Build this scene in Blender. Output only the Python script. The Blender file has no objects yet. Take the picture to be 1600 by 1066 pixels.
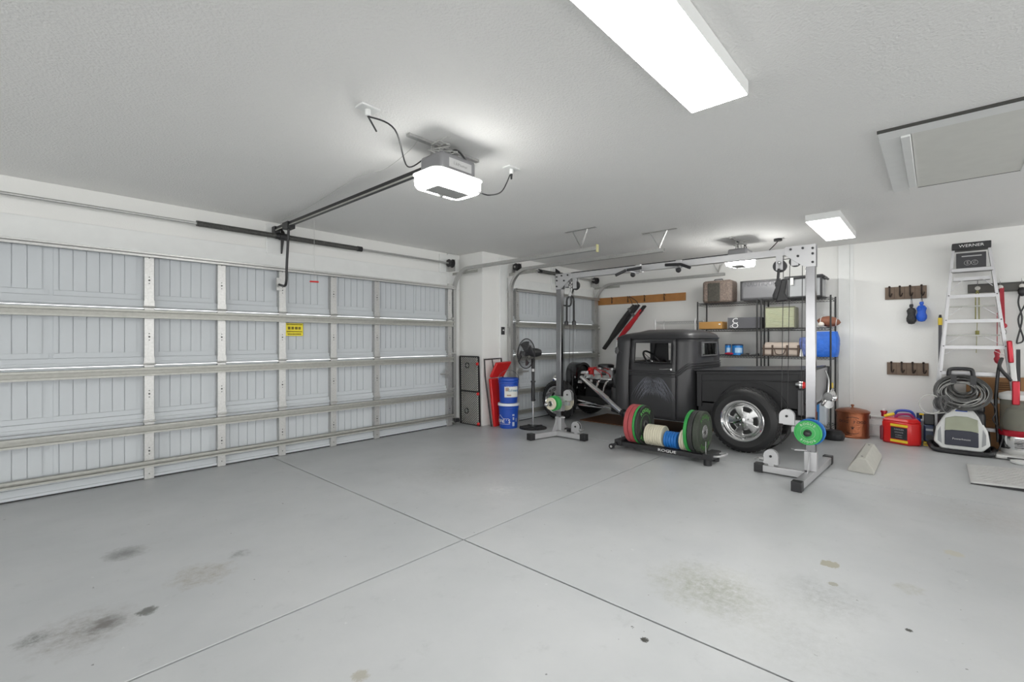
import bpy, bmesh, math, random
from mathutils import Vector as V, Matrix
C = bpy.context.scene
COL = C.collection
R = math.radians
PI = math.pi
random.seed(7)
# ------------------------------------------------------------------ camera, world, exposure
F_PX = 728.0; TH = math.atan2(662, 728); EYE = 1.31; HOR = 531.0
ct, st = math.cos(TH), math.sin(TH)
cam = bpy.data.objects.new('camera', bpy.data.cameras.new('camera'))
COL.objects.link(cam); C.camera = cam
cam.location = (0, 0, EYE); cam.rotation_euler = (R(90), 0, TH - R(90))
cam.data.sensor_width = 36; cam.data.lens = F_PX / 1600 * 36; cam.data.shift_y = -2 / 1600
cam.data.clip_start = .02
w = bpy.data.worlds.new('world'); C.world = w; w.use_nodes = True
w.node_tree.nodes['Background'].inputs[0].default_value = (.98, .98, .965, 1)
w.node_tree.nodes['Background'].inputs[1].default_value = 3.0
C.view_settings.view_transform = 'Standard'; C.view_settings.look = 'None'
C.view_settings.gamma = 1; C.view_settings.use_curve_mapping = False
C.view_settings.exposure = 0.3
EXT = 8.0        # floor, ceiling and walls stretched past the camera, left open so world light enters
PANEL_E = 29.0; FAR_E = 8.0; OPENER_E = 20.0; OPENER2_E = 36.0

def ray(u, v):
    a = (u - 800) / F_PX; b = (HOR - v) / F_PX
    return (ct + a * st, st - a * ct, b)
def fl(u, v, z=0.0):
    d = ray(u, v); t = (z - EYE) / d[2]; return V((d[0] * t, d[1] * t, z))
def pX(u, v, X):
    d = ray(u, v); t = X / d[0]; return V((X, d[1] * t, EYE + d[2] * t))
def pY(u, v, Y):
    d = ray(u, v); t = Y / d[1]; return V((d[0] * t, Y, EYE + d[2] * t))

# ------------------------------------------------------------------ materials
MATS = {}
def mat(name, col, rough=.5, metal=0, noise=0, nscale=8, bump=0, bscale=60, emit=0, trans=0, spec=.5, coat=0):
    if name in MATS: return MATS[name]
    m = bpy.data.materials.new(name); m.use_nodes = True
    nt = m.node_tree; b = nt.nodes['Principled BSDF']
    b.inputs['Base Color'].default_value = (*col, 1); b.inputs['Roughness'].default_value = rough
    b.inputs['Metallic'].default_value = metal; b.inputs['Specular IOR Level'].default_value = spec
    b.inputs['Coat Weight'].default_value = coat
    if trans: b.inputs['Transmission Weight'].default_value = trans; b.inputs['IOR'].default_value = 1.1
    if emit: b.inputs['Emission Color'].default_value = (*col, 1); b.inputs['Emission Strength'].default_value = emit
    tc = nt.nodes.new('ShaderNodeTexCoord')
    n = nt.nodes.new('ShaderNodeTexNoise'); n.inputs['Scale'].default_value = nscale; n.inputs['Detail'].default_value = 6
    nt.links.new(tc.outputs['Object'], n.inputs['Vector'])
    if not emit:
        mx = nt.nodes.new('ShaderNodeMix'); mx.data_type = 'RGBA'
        k = noise if noise else .06
        mx.inputs['A'].default_value = (*[c * (1 - k) for c in col], 1)
        mx.inputs['B'].default_value = (*[min(1, c * (1 + k)) for c in col], 1)
        nt.links.new(n.outputs['Fac'], mx.inputs['Factor']); nt.links.new(mx.outputs['Result'], b.inputs['Base Color'])
    if bump:
        n2 = nt.nodes.new('ShaderNodeTexNoise'); n2.inputs['Scale'].default_value = bscale; n2.inputs['Detail'].default_value = 3
        nt.links.new(tc.outputs['Object'], n2.inputs['Vector'])
        bp = nt.nodes.new('ShaderNodeBump'); bp.inputs['Strength'].default_value = bump; bp.inputs['Distance'].default_value = .01
        nt.links.new(n2.outputs['Fac'], bp.inputs['Height']); nt.links.new(bp.outputs['Normal'], b.inputs['Normal'])
    MATS[name] = m; return m
wallm = mat('wall_paint', (.82, .82, .80), .6, bump=.15, bscale=90, noise=.02, nscale=1.5)
block = mat('painted_block', (.78, .78, .76), .6, bump=.5, bscale=40, noise=.04)
ceilm = mat('ceiling_texture', (.84, .835, .82), .8, bump=.55, bscale=75, noise=.015, nscale=2)
white = mat('white_paint', (.78, .79, .78), .45)
doorw = mat('door_skin', (.56, .59, .615), .5, noise=.03, nscale=3)
galv = mat('galvanised_steel', (.50, .50, .49), .40, .75, noise=.22, nscale=55)
galvd = mat('dull_galvanised', (.43, .43, .40), .5, .6, noise=.2, nscale=30)
steel = mat('brushed_steel', (.50, .50, .50), .25, .9)
chrome = mat('chrome', (.82, .82, .82), .12, 1)
satin = mat('satin_silver_paint', (.52, .52, .53), .35, .5)
black = mat('black_plastic', (.018, .018, .02), .42)
mblack = mat('matte_black_paint', (.042, .042, .045), .38, spec=.45, noise=.05)
bedblack = mat('bed_black_paint', (.026, .026, .028), .5, spec=.4)
grime = mat('black_chassis', (.012, .012, .012), .55)
rubber = mat('tire_rubber', (.016, .016, .017), .55, bump=.2, bscale=120)
tarp = mat('tonneau_vinyl', (.05, .05, .054), .4)
springm = mat('oiled_spring_steel', (.10, .10, .095), .45, .6)
darkmet = mat('dark_metal', (.035, .035, .037), .4, .5)
red = mat('red_plastic', (.62, .02, .02), .3)
redd = mat('dull_red_rubber', (.42, .075, .08), .5)
blue = mat('blue_plastic', (.012, .07, .42), .35)
bright = mat('bright_blue', (.02, .16, .72), .45, noise=.25, nscale=14)
green = mat('green_rubber', (.03, .30, .06), .45)
lgreen = mat('lettering_green', (.16, .52, .13), .5)
cream = mat('cream_rubber', (.68, .64, .50), .5)
plateb = mat('black_rubber_plate', (.03, .032, .03), .5, bump=.3, bscale=150)
bluep = mat('blue_rubber', (.015, .16, .52), .45)
copper = mat('hammered_copper', (.33, .115, .055), .32, .75, bump=.5, bscale=55)
copperk = mat('dark_print', (.04, .015, .01), .6)
conc = mat('raw_concrete', (.46, .45, .41), .85, noise=.12, nscale=20, bump=.3)
wood = mat('oak_board', (.42, .19, .055), .45, noise=.25, nscale=9)
rustic = mat('rustic_board', (.17, .12, .085), .6, noise=.3, nscale=18)
card = mat('cardboard', (.36, .19, .085), .8, noise=.08)
amber = mat('amber_cardboard', (.45, .24, .07), .7)
yellow = mat('yellow', (.82, .60, .04), .45)
yellowl = mat('yellow_label', (.88, .74, .03), .5)
purple = mat('magenta_plastic', (.33, .03, .14), .4)
navy = mat('navy_plastic', (.025, .04, .09), .4)
tan = mat('canvas_tan', (.52, .44, .38), .8, noise=.12)
brownl = mat('brown_leather', (.09, .06, .045), .6)
khaki = mat('woven_khaki', (.50, .52, .37), .8, noise=.1)
olive = mat('olive_trim', (.20, .20, .15), .7)
suit = mat('patterned_tapestry', (.20, .155, .13), .7, noise=.9, nscale=45)
suitd = mat('tapestry_panel', (.06, .055, .045), .7, noise=.9, nscale=40)
pewter = mat('pewter_plastic', (.20, .20, .21), .22, .3)
tote = mat('smoky_plastic', (.33, .34, .35), .25)
boxg = mat('charcoal_card', (.10, .10, .11), .6)
leather = mat('football_leather', (.24, .09, .05), .5, bump=.4, bscale=200)
ball = mat('baseball_leather', (.75, .70, .64), .6)
silver = mat('silver_plastic', (.55, .55, .54), .3, .3)
offw = mat('off_white_plastic', (.66, .67, .66), .35)
clear = mat('clear_tank', (.55, .56, .45), .1, trans=.75)
redm = mat('metallic_red', (.42, .015, .03), .22, .4)
glass = mat('clear_glass', (.9, .95, .95), .02, trans=1)
hose = mat('grey_hose', (.07, .07, .068), .28)
hosel = mat('pale_cord', (.50, .50, .48), .4)
leash = mat('red_webbing', (.45, .03, .05), .6)
txtw = mat('white_lettering', (.78, .78, .78), .5)
txtk = mat('black_lettering', (.02, .02, .02), .5)
wingm = mat('grey_blue_artwork', (.24, .25, .29), .5)
lens = mat('led_diffuser', (1, .995, .97), .5, emit=PANEL_E)
lens2 = mat('opener_lens', (1, .995, .96), .5, emit=OPENER_E)
lensf = mat('far_led_diffuser', (1, .995, .97), .5, emit=FAR_E)
lens3 = mat('far_opener_lens', (1, .995, .96), .5, emit=OPENER2_E)
alu = mat('aluminium', (.42, .42, .43), .35, .8)
matb = mat('brown_sheet', (.14, .06, .025), .7, noise=.2)

# ------------------------------------------------------------------ mesh builder
WOFF = {}
def frame_for(d):
    d = d.normalized(); a = V((0, 0, 1)) if abs(d.z) < .9 else V((1, 0, 0))
    x = d.cross(a).normalized(); y = d.cross(x).normalized(); return x, y
class MB:
    def __init__(s): s.bm = bmesh.new()
    def bb(s, x0, x1, y0, y1, z0, z1, M=None):
        vs = [s.bm.verts.new(V((x, y, z))) for x in (x0, x1) for y in (y0, y1) for z in (z0, z1)]
        if M is not None:
            for v in vs: v.co = M @ v.co
        for f in ((0, 1, 3, 2), (4, 6, 7, 5), (0, 4, 5, 1), (2, 3, 7, 6), (0, 2, 6, 4), (1, 5, 7, 3)):
            s.bm.faces.new([vs[i] for i in f])
        return s
    def box(s, c, sz, rot=(0, 0, 0)):
        from mathutils import Euler
        M = Matrix.Translation(c) @ Euler(rot).to_matrix().to_4x4()
        return s.bb(-sz[0] / 2, sz[0] / 2, -sz[1] / 2, sz[1] / 2, -sz[2] / 2, sz[2] / 2, M)
    def bar(s, p0, p1, wd, ht, up=(0, 0, 1)):
        p0, p1 = V(p0), V(p1); d = (p1 - p0).normalized(); up = V(up)
        if abs(d.dot(up)) > .95: up = V((1, 0, 0))
        x = d.cross(up).normalized(); y = x.cross(d).normalized(); vs = []
        for p in (p0, p1):
            for a, b in ((-1, -1), (1, -1), (1, 1), (-1, 1)):
                vs.append(s.bm.verts.new(p + x * a * wd / 2 + y * b * ht / 2))
        s._cap(vs[:4], vs[4:]); return s
    def _cap(s, a, b, caps=True):
        n = len(a)
        for i in range(n): s.bm.faces.new((a[i], a[(i + 1) % n], b[(i + 1) % n], b[i]))
        if caps: s.bm.faces.new(a[::-1]); s.bm.faces.new(b)
    def cyl(s, p0, p1, r, r2=None, n=20, caps=True):
        p0, p1 = V(p0), V(p1); r2 = r if r2 is None else r2; x, y = frame_for(p1 - p0)
        A = [s.bm.verts.new(p0 + (x * math.cos(t) + y * math.sin(t)) * r) for t in [2 * PI * i / n for i in range(n)]]
        B = [s.bm.verts.new(p1 + (x * math.cos(t) + y * math.sin(t)) * r2) for t in [2 * PI * i / n for i in range(n)]]
        s._cap(A, B, caps); return s
    def tube(s, pts, r, n=8, closed=False):
        prof = [(math.cos(2 * PI * i / n) * r, math.sin(2 * PI * i / n) * r) for i in range(n)]
        return s.sweep(pts, prof, closed)
    def sweep(s, pts, prof, closed=False, up=None, radii=None):
        pts = [V(p) for p in pts]; N = len(pts); rings = []; x = None
        for i, p in enumerate(pts):
            a = pts[i - 1] if (i > 0 or closed) else p; b = pts[(i + 1) % N] if (i < N - 1 or closed) else p
            d = (b - a).normalized()
            if up is not None: x = d.cross(V(up)).normalized()
            elif x is None: x, _ = frame_for(d)
            else: x = (x - d * x.dot(d)).normalized()
            y = d.cross(x).normalized(); k = radii[i] if radii else 1
            rings.append([s.bm.verts.new(p + x * q[0] * k + y * q[1] * k) for q in prof])
        for i in range(N - 1): s._cap(rings[i], rings[i + 1], False)
        if closed: s._cap(rings[-1], rings[0], False)
        else: s.bm.faces.new(rings[0][::-1]); s.bm.faces.new(rings[-1])
        return s
    def lathe(s, prof, o=(0, 0, 0), axis=(0, 0, 1), n=32, sx=1, sy=1, xd=None):
        o = V(o); ax = V(axis).normalized()
        x, y = frame_for(ax)
        if xd is not None: x = V(xd).normalized(); y = ax.cross(x)
        rings = []
        for r, h in prof:
            if r < 1e-6: rings.append([s.bm.verts.new(o + ax * h)])
            else: rings.append([s.bm.verts.new(o + ax * h + x * math.cos(t) * r * sx + y * math.sin(t) * r * sy) for t in [2 * PI * i / n for i in range(n)]])
        for a, b in zip(rings, rings[1:]):
            if len(a) == 1 and len(b) == 1: continue
            for i in range(n):
                j = (i + 1) % n
                if len(a) == 1: s.bm.faces.new((a[0], b[j], b[i]))
                elif len(b) == 1: s.bm.faces.new((a[i], a[j], b[0]))
                else: s.bm.faces.new((a[i], a[j], b[j], b[i]))
        return s
    def prism(s, poly, o, U, W, T):
        o, U, W, T = V(o), V(U), V(W), V(T)
        A = [s.bm.verts.new(o + U * a + W * b) for a, b in poly]; B = [s.bm.verts.new(o + U * a + W * b + T) for a, b in poly]
        s._cap(A, B); return s
    def grid(s, P, skip=None, closed=False):
        vs = [[s.bm.verts.new(V(p)) for p in row] for row in P]
        nr = len(vs); nc = len(vs[0])
        for i in range(nr - 1):
            for j in range(nc - 1 + (1 if closed else 0)):
                if skip and skip(i, j): continue
                k = (j + 1) % nc
                s.bm.faces.new((vs[i][j], vs[i][k], vs[i + 1][k], vs[i + 1][j]))
        return s
    def sph(s, c, r, sc=(1, 1, 1), n=20):
        P = [(math.sin(PI * i / 12) , -math.cos(PI * i / 12)) for i in range(13)]
        c = V(c); rings = []
        for a, h in P:
            if a < 1e-6: rings.append([s.bm.verts.new(c + V((0, 0, h * r * sc[2])))])
            else: rings.append([s.bm.verts.new(c + V((math.cos(t) * a * r * sc[0], math.sin(t) * a * r * sc[1], h * r * sc[2]))) for t in [2 * PI * q / n for q in range(n)]])
        for a, b in zip(rings, rings[1:]):
            for i in range(n):
                j = (i + 1) % n
                if len(a) == 1: s.bm.faces.new((a[0], b[j], b[i]))
                elif len(b) == 1: s.bm.faces.new((a[i], a[j], b[0]))
                else: s.bm.faces.new((a[i], a[j], b[j], b[i]))
        return s
    def text(s, txt, size, o, U, W, depth=.002, align='CENTER', sx=1):
        cu = bpy.data.curves.new('t', 'FONT'); cu.body = txt; cu.size = size; cu.align_x = align; cu.align_y = 'CENTER'
        cu.extrude = depth / 2; cu.resolution_u = 2
        ob = bpy.data.objects.new('t', cu); COL.objects.link(ob)
        bpy.context.view_layer.update()
        me = bpy.data.meshes.new_from_object(ob.evaluated_get(bpy.context.evaluated_depsgraph_get()))
        bpy.data.objects.remove(ob); bpy.data.curves.remove(cu)
        U = V(U).normalized(); W = V(W).normalized(); N = U.cross(W); o = V(o)
        for v in me.vertices: v.co = o + U * v.co.x * sx + W * v.co.y + N * v.co.z
        s.bm.from_mesh(me); bpy.data.meshes.remove(me); return s
    def build(s, name, m, parent=None, bev=0, solid=0, sub=0, ang=35, kind=None, refc=None):
        off = WOFF.get(parent.name, V((0, 0, 0))) if parent else V((0, 0, 0))
        me = bpy.data.meshes.new(name)
        bmesh.ops.recalc_face_normals(s.bm, faces=s.bm.faces)
        if refc is not None:
            s.bm.normal_update()
            if sum(f.normal.dot(f.calc_center_median() - V(refc)) * f.calc_area() for f in s.bm.faces) < 0: bmesh.ops.reverse_faces(s.bm, faces=s.bm.faces)
        if off.length: bmesh.ops.translate(s.bm, verts=s.bm.verts, vec=-off)
        if parent is None and kind != 'structure':        # a thing of one mesh: origin at its base
            cs = [v.co for v in s.bm.verts]
            off = V(((min(c.x for c in cs) + max(c.x for c in cs)) / 2, (min(c.y for c in cs) + max(c.y for c in cs)) / 2, min(c.z for c in cs)))
            bmesh.ops.translate(s.bm, verts=s.bm.verts, vec=-off)
        s.bm.to_mesh(me); s.bm.free(); me.materials.append(m)
        for p in me.polygons: p.use_smooth = True
        me.set_sharp_from_angle(angle=R(ang))
        o = bpy.data.objects.new(name, me); COL.objects.link(o)
        if parent: o.parent = parent; WOFF[o.name] = off
        elif kind != 'structure': o.location = off; WOFF[o.name] = off.copy()
        if kind: o['kind'] = kind
        if solid: md = o.modifiers.new('solid', 'SOLIDIFY'); md.thickness = solid; md.offset = -1
        if bev: md = o.modifiers.new('bevel', 'BEVEL'); md.width = bev; md.segments = 2; md.limit_method = 'ANGLE'; md.angle_limit = R(40)
        if sub: md = o.modifiers.new('sub', 'SUBSURF'); md.levels = sub; md.render_levels = sub
        return o
def tag(o, label, cat, group=None):
    o['label'] = label; o['category'] = cat
    if group: o['group'] = group
    return o
def thing(name, label, cat, loc=(0, 0, 0), group=None):
    o = bpy.data.objects.new(name, None); COL.objects.link(o); o.location = loc; o.empty_display_size = .1
    WOFF[o.name] = V(loc); return tag(o, label, cat, group)
def plabel(o, s): o['label'] = s; return o
def copy_tree(o, parent=None):
    c = o.copy(); COL.objects.link(c)
    if parent: c.parent = parent
    WOFF[c.name] = WOFF.get(o.name, V((0, 0, 0)))
    for ch in list(o.children): copy_tree(ch, c)
    return c
def arc(c, r, a0, a1, n, U, W):
    c, U, W = V(c), V(U), V(W)
    return [c + U * math.cos(R(a0 + (a1 - a0) * i / n)) * r + W * math.sin(R(a0 + (a1 - a0) * i / n)) * r for i in range(n + 1)]
def smooth(pts, n=6):
    pts = [V(p) for p in pts]; out = []
    for i in range(len(pts) - 1):
        p0 = pts[max(i - 1, 0)]; p1 = pts[i]; p2 = pts[i + 1]; p3 = pts[min(i + 2, len(pts) - 1)]
        for k in range(n):
            t = k / n
            out.append(.5 * ((2 * p1) + (p2 - p0) * t + (2 * p0 - 5 * p1 + 4 * p2 - p3) * t * t + (3 * p1 - p0 - 3 * p2 + p3) * t ** 3))
    return out + [pts[-1]]

# ------------------------------------------------------------------ the room
CH = 2.65; XB = 8.05; YA = 5.60; YB = 5.08; XP = 4.92
# floor material: painted concrete with scuffs and chips
def floor_mat():
    m = bpy.data.materials.new('painted_concrete_floor'); m.use_nodes = True; nt = m.node_tree; L = nt.links; N = nt.nodes.new
    b = nt.nodes['Principled BSDF']; tc = N('ShaderNodeTexCoord')
    def noise(sc, det=6, rough=.6, vec=None):
        n = N('ShaderNodeTexNoise'); n.inputs['Scale'].default_value = sc; n.inputs['Detail'].default_value = det; n.inputs['Roughness'].default_value = rough
        L.new(vec or tc.outputs['Object'], n.inputs['Vector']); return n.outputs['Fac']
    def ramp(src, a, bb):
        r = N('ShaderNodeMapRange'); r.inputs['From Min'].default_value = a; r.inputs['From Max'].default_value = bb
        L.new(src, r.inputs['Value']); return r.outputs['Result']
    def mul(a, k):
        r = N('ShaderNodeMath'); r.operation = 'MULTIPLY'; L.new(a, r.inputs[0])
        if isinstance(k, (int, float)): r.inputs[1].default_value = k
        else: L.new(k, r.inputs[1])
        return r.outputs[0]
    def mix(a, colr, fac):
        r = N('ShaderNodeMix'); r.data_type = 'RGBA'; L.new(fac, r.inputs['Factor'])
        if isinstance(a, tuple): r.inputs['A'].default_value = (*a, 1)
        else: L.new(a, r.inputs['A'])
        r.inputs['B'].default_value = (*colr, 1); return r.outputs['Result']
    def spot(p, rad, sc=6, hard=.25, sy=1.0):
        s = N('ShaderNodeVectorMath'); s.operation = 'SUBTRACT'; L.new(tc.outputs['Object'], s.inputs[0]); s.inputs[1].default_value = (p[0], p[1], 0)
        k = N('ShaderNodeVectorMath'); k.operation = 'MULTIPLY'; L.new(s.outputs[0], k.inputs[0]); k.inputs[1].default_value = (1 / rad, 1 / (rad * sy), 0)
        ln = N('ShaderNodeVectorMath'); ln.operation = 'LENGTH'; L.new(k.outputs[0], ln.inputs[0])
        ad = N('ShaderNodeMath'); ad.operation = 'ADD'; L.new(ln.outputs['Value'], ad.inputs[0]); L.new(mul(noise(sc / rad * .35, 5, .7), 1.6), ad.inputs[1])
        return ramp(ad.outputs[0], 1.55 + hard, 1.55 - hard)
    c = mix((.46, .475, .485), (.53, .54, .548), ramp(noise(1.3, 5), .3, .7))
    c = mix(c, (.36, .375, .38), mul(ramp(noise(6, 8, .75), .58, .75), .5))
    c = mix(c, (.06, .06, .055), mul(ramp(noise(26, 3, .5), .735, .76), .7))
    c = mix(c, (.62, .63, .63), mul(ramp(noise(19, 3, .5), .74, .76), .6))
    for (u, v), rad, colr, k, hard in [((1100, 915), .26, (.30, .31, .25), .75, .5), ((1190, 960), .35, (.52, .53, .52), .5, .6), ((1135, 935), .2, (.27, .28, .24), .5, .5),
            ((315, 898), .18, (.34, .32, .28), .6, .2), ((195, 865), .1, (.16, .16, .155), .8, .5), ((130, 985), .17, (.24, .22, .20), .7, .6), ((165, 975), .07, (.13, .12, .11), .8, .5),
            ((1297, 882), .062, (.36, .34, .27), 1, .05), ((1302, 913), .03, (.33, .32, .27), 1, .05), ((1420, 920), .08, (.40, .40, .36), .7, .2),
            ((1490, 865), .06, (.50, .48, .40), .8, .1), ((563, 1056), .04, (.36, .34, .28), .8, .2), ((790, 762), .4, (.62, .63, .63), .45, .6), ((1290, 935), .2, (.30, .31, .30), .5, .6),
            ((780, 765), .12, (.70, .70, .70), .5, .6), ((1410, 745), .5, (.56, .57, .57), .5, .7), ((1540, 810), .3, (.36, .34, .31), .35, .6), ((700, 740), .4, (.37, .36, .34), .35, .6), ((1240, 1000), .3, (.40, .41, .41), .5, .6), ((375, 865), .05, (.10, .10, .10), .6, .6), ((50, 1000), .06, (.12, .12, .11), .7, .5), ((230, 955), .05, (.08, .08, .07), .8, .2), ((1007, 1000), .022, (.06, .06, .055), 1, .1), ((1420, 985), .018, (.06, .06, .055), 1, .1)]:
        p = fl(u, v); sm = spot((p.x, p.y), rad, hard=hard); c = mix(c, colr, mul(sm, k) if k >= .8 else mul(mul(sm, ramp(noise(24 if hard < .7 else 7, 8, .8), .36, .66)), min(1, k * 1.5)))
    L.new(c, b.inputs['Base Color'])
    rr = N('ShaderNodeMapRange'); L.new(noise(3, 6), rr.inputs['Value']); rr.inputs['To Min'].default_value = .28; rr.inputs['To Max'].default_value = .5
    L.new(rr.outputs[0], b.inputs['Roughness'])
    bp = N('ShaderNodeBump'); bp.inputs['Strength'].default_value = .08; bp.inputs['Distance'].default_value = .01
    L.new(noise(18, 6), bp.inputs['Height']); L.new(bp.outputs[0], b.inputs['Normal'])
    return m
g = .011
f = MB()
ys = [-EXT, 2.29, 6.2]; xs = [-EXT, 2.045, 5.30, 8.6]
for i in range(3):
    for j in range(2): f.bb(xs[i] + g / 2, xs[i + 1] - g / 2 * (1 if i < 2 else 0), ys[j] + g / 2, ys[j + 1] - g / 2, -.08, 0)
o = f.build('floor', floor_mat(), kind='structure', bev=.003)
MB().bb(-EXT, 8.6, -EXT, 6.2, -.1, -.02).build('floor_joint_filler', mat('joint_dark', (.05, .05, .05), .9), kind='structure').name = 'trim_9'
MB().bb(-EXT, 8.4, -EXT, 6.2, CH, CH + .1).build('ceiling', ceilm, kind='structure')
wv = MB()   # garage-door wall: header, jambs, pier, second header
wv.bb(-EXT, XP, YA, YA + .3, 2.10, CH); wv.bb(-EXT, -.34, YA, YA + .3, 0, 2.1)
wv.bb(4.62, XP, YA, YA + .3, 0, 2.1)
wv.bb(XP, 5.52, YB, YA + .3, 0, CH)
wv.bb(5.52, XB, YB, YB + .3, 2.10, CH); wv.bb(7.91, XB, YB, YB + .3, 0, 2.1)
wv.bb(5.42, 5.525, 5.045, YB, 0, 2.12); wv.bb(7.90, 7.98, 5.045, YB, 0, 2.12)
wv.build('wall_left', wallm, kind='structure', bev=.004)
tr = MB(); tr.bb(-1, 4.9, YA - .02, YA, 2.10, 2.34); tr.bb(4.655, 4.86, YA - .03, YA, 0, 2.64); tr.bb(2.02, 2.26, YA - .035, YA, 2.28, 2.62); tr.bb(4.5, 4.86, YA - .035, YA - .005, 2.34, 2.62)
tr.build('trim_1', white, kind='structure', bev=.004)
tr = MB(); tr.bb(5.28, 5.45, YB - .03, YB, 0, 2.6); tr.bb(5.47, 7.95, YB - .02, YB, 2.12, 2.30); tr.bb(6.6, 6.8, YB - .035, YB, 2.2, 2.6)
tr.build('trim_2', white, kind='structure', bev=.004)
MB().bb(XB, XB + .2, -EXT, YB + .3, 0, CH).build('wall_back', wallm, kind='structure')
y0, y1 = pX(1328, 400, XB).y, pX(1310, 400, XB).y
MB().bb(XB - .03, XB, y0, y1, .14, CH).bb(XB - .012, XB, pX(1334, 400, XB).y, y0, .14, CH).build('trim_3', white, kind='structure', bev=.004)
b = MB(); b.bb(XB - .06, XB, -3, 1.04, 0, .15); b.bb(XB - .018, XB, -3, 1.04, .15, .27); b.bb(XB - .03, XB, -3, 1.04, .25, .275)
b.build('baseboard_back', block, kind='structure', bev=.006)

# ------------------------------------------------------------------ sectional garage doors
def gdoor(name, x0, x1, Y, stiles, fields, zs=(0, .535, 1.07, 1.605, 2.13), warn=False):
    root = bpy.data.objects.new(name, None); COL.objects.link(root); root.location = ((x0 + x1) / 2, Y, 0); root['kind'] = 'structure'; WOFF[root.name] = V(root.location)
    for i in range(4):
        p = MB(); z0, z1 = zs[i] + .003, zs[i + 1] - .003
        p.bb(x0, x1, Y + .012, Y + .05, z0, z1)
        p.bb(x0, x1, Y - .012, Y + .012, z0, z0 + (.075 if i else .09)); p.bb(x0, x1, Y - .03, Y + .012, z0 + .012, z0 + .035)
        p.bb(x0, x1, Y - .012, Y + .012, z1 - .03, z1)
        for a, b_ in fields:
            n = max(1, round((b_ - a) / .082)); w_ = (b_ - a) / n
            for k in range(n): p.bb(a + k * w_ + .0025, a + (k + 1) * w_ - .0025, Y + .004, Y + .013, z0 + .125, z1 - .035)
            p.bb(a - .035, a - .004, Y + .004, Y + .013, z0 + .123, z1 - .031)
            p.bb(a - .035, b_ + .035, Y + .004, Y + .013, z0 + .08, z0 + .121)
        p.build('door_section', doorw, root)
    for xs_ in stiles:
        for i in range(4):
            q = MB(); z0, z1 = zs[i] + .004, zs[i + 1] - .004; h = .036
            q.bb(xs_ - h, xs_ + h, Y - .055, Y - .051, z0, z1); q.bb(xs_ - h, xs_ - h + .004, Y - .051, Y + .01, z0, z1); q.bb(xs_ + h - .004, xs_ + h, Y - .051, Y + .01, z0, z1)
            q.build('stile', galv, root)
            d = MB()
            for zz in (z0 + .05, (z0 + z1) / 2 - .03, (z0 + z1) / 2, (z0 + z1) / 2 + .03, z1 - .05):
                d.cyl((xs_, Y - .054, zz), (xs_, Y - .0565, zz), .005 if abs(zz - (z0 + z1) / 2) > .01 else .008, n=8)
            d.build('stile_hole', txtk, root)
    for i in (1, 2, 3):
        for xs_ in stiles:
            hg = MB(); z = zs[i]
            hg.bb(xs_ - .04, xs_ + .04, Y - .061, Y - .056, z - .005, z + .07); hg.cyl((xs_ - .048, Y - .064, z + .012), (xs_ + .048, Y - .064, z + .012), .009, n=10)
            hg.build('hinge', galv, root)
    for z, h in ((zs[4] - .05, .045), (zs[3] - .095, .075), (zs[2] - .095, .075), (zs[1] - .095, .075), (.125, .055)):
        t = MB(); prof = [(x0, 0)]
        yy = Y - .062
        t.bb(x0, x1, yy - .045, yy, z + h - .004, z + h); t.bb(x0, x1, yy - .045, yy, z, z + .004)
        t.bb(x0, x1, yy - .004, yy, z, z + h); t.bb(x0, x1, yy - .048, yy - .042, z, z + .018); t.bb(x0, x1, yy - .048, yy - .042, z + h - .018, z + h)
        t.build('strut', galvd if z < 2 else galv, root)
    MB().bb(x0, x1, Y - .02, Y + .04, -.001, .02).build('bottom_seal', black, root)
    return root
st1 = [-.29, .945, 1.545, 2.15, 2.755, 3.355, 4.60]
fd1 = []
fd1 = [(-.24, .40), (.50, .87), (1.03, 1.46), (1.635, 2.06), (2.24, 2.665), (2.845, 3.27), (3.445, 3.92), (4.02, 4.52)]
fd1[0] = (-.2, .24); fd1[1] = (.34, .86)
d1 = gdoor('door_1', -.33, 4.655, 5.515, st1, fd1)
lb = MB(); a = pY(446, 505, 5.50); c_ = pY(473, 525, 5.50)
lb.bb(a.x, c_.x, 5.492, 5.499, c_.z, a.z); lab = plabel(lb.build('warning_label', yellowl, d1), 'yellow warning label')
tt = MB(); W_ = c_.x - a.x; cx = (a.x + c_.x) / 2; H_ = a.z - c_.z
for k, (h, n, ww) in enumerate([(.09, 11, .9), (.26, 4, .8), (.10, 12, .9), (.12, 9, .8)]):
    zc = a.z - H_ * (.1, .38, .66, .86)[k]
    for j in range(n):
        xx = cx - W_ * ww / 2 + (j + .5) * W_ * ww / n
        tt.bb(xx - W_ * ww / n * .38, xx + W_ * ww / n * (.3 if (j + k) % 3 else .38), 5.489, 5.492, zc - h * H_ * .45, zc + h * H_ * .4)
tt.build('label_print', mat('olive_print', (.18, .14, .01), .6), lab)
lk = MB(); lk.bb(4.50, 4.62, 5.44, 5.458, .74, .86); lk.cyl((4.40, 5.43, .80), (4.56, 5.43, .80), .012); lk.cyl((4.56, 5.46, .8), (4.56, 5.41, .8), .022)
lk.build('slide_lock', galv, d1)
rl = MB()
for z in (.03, .535, 1.07, 1.605, 2.06): rl.cyl((4.62, 5.44, z + .03), (4.70, 5.44, z + .03), .014, n=10); rl.bb(4.56, 4.64, 5.45, 5.462, z - .02, z + .1)
rl.build('track_roller', galv, d1)
st2 = [5.56, 6.72, 7.86]
d2 = gdoor('door_2', 5.50, 7.93, 4.99, st2, [(5.66, 6.08), (6.20, 6.62), (6.82, 7.2), (7.3, 7.76)])
lk = MB(); lk.bb(5.55, 5.67, 4.92, 4.935, .74, .86); lk.cyl((5.5, 4.9, .80), (5.78, 4.9, .80), .012); lk.build('slide_lock', galv, d2)

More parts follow.
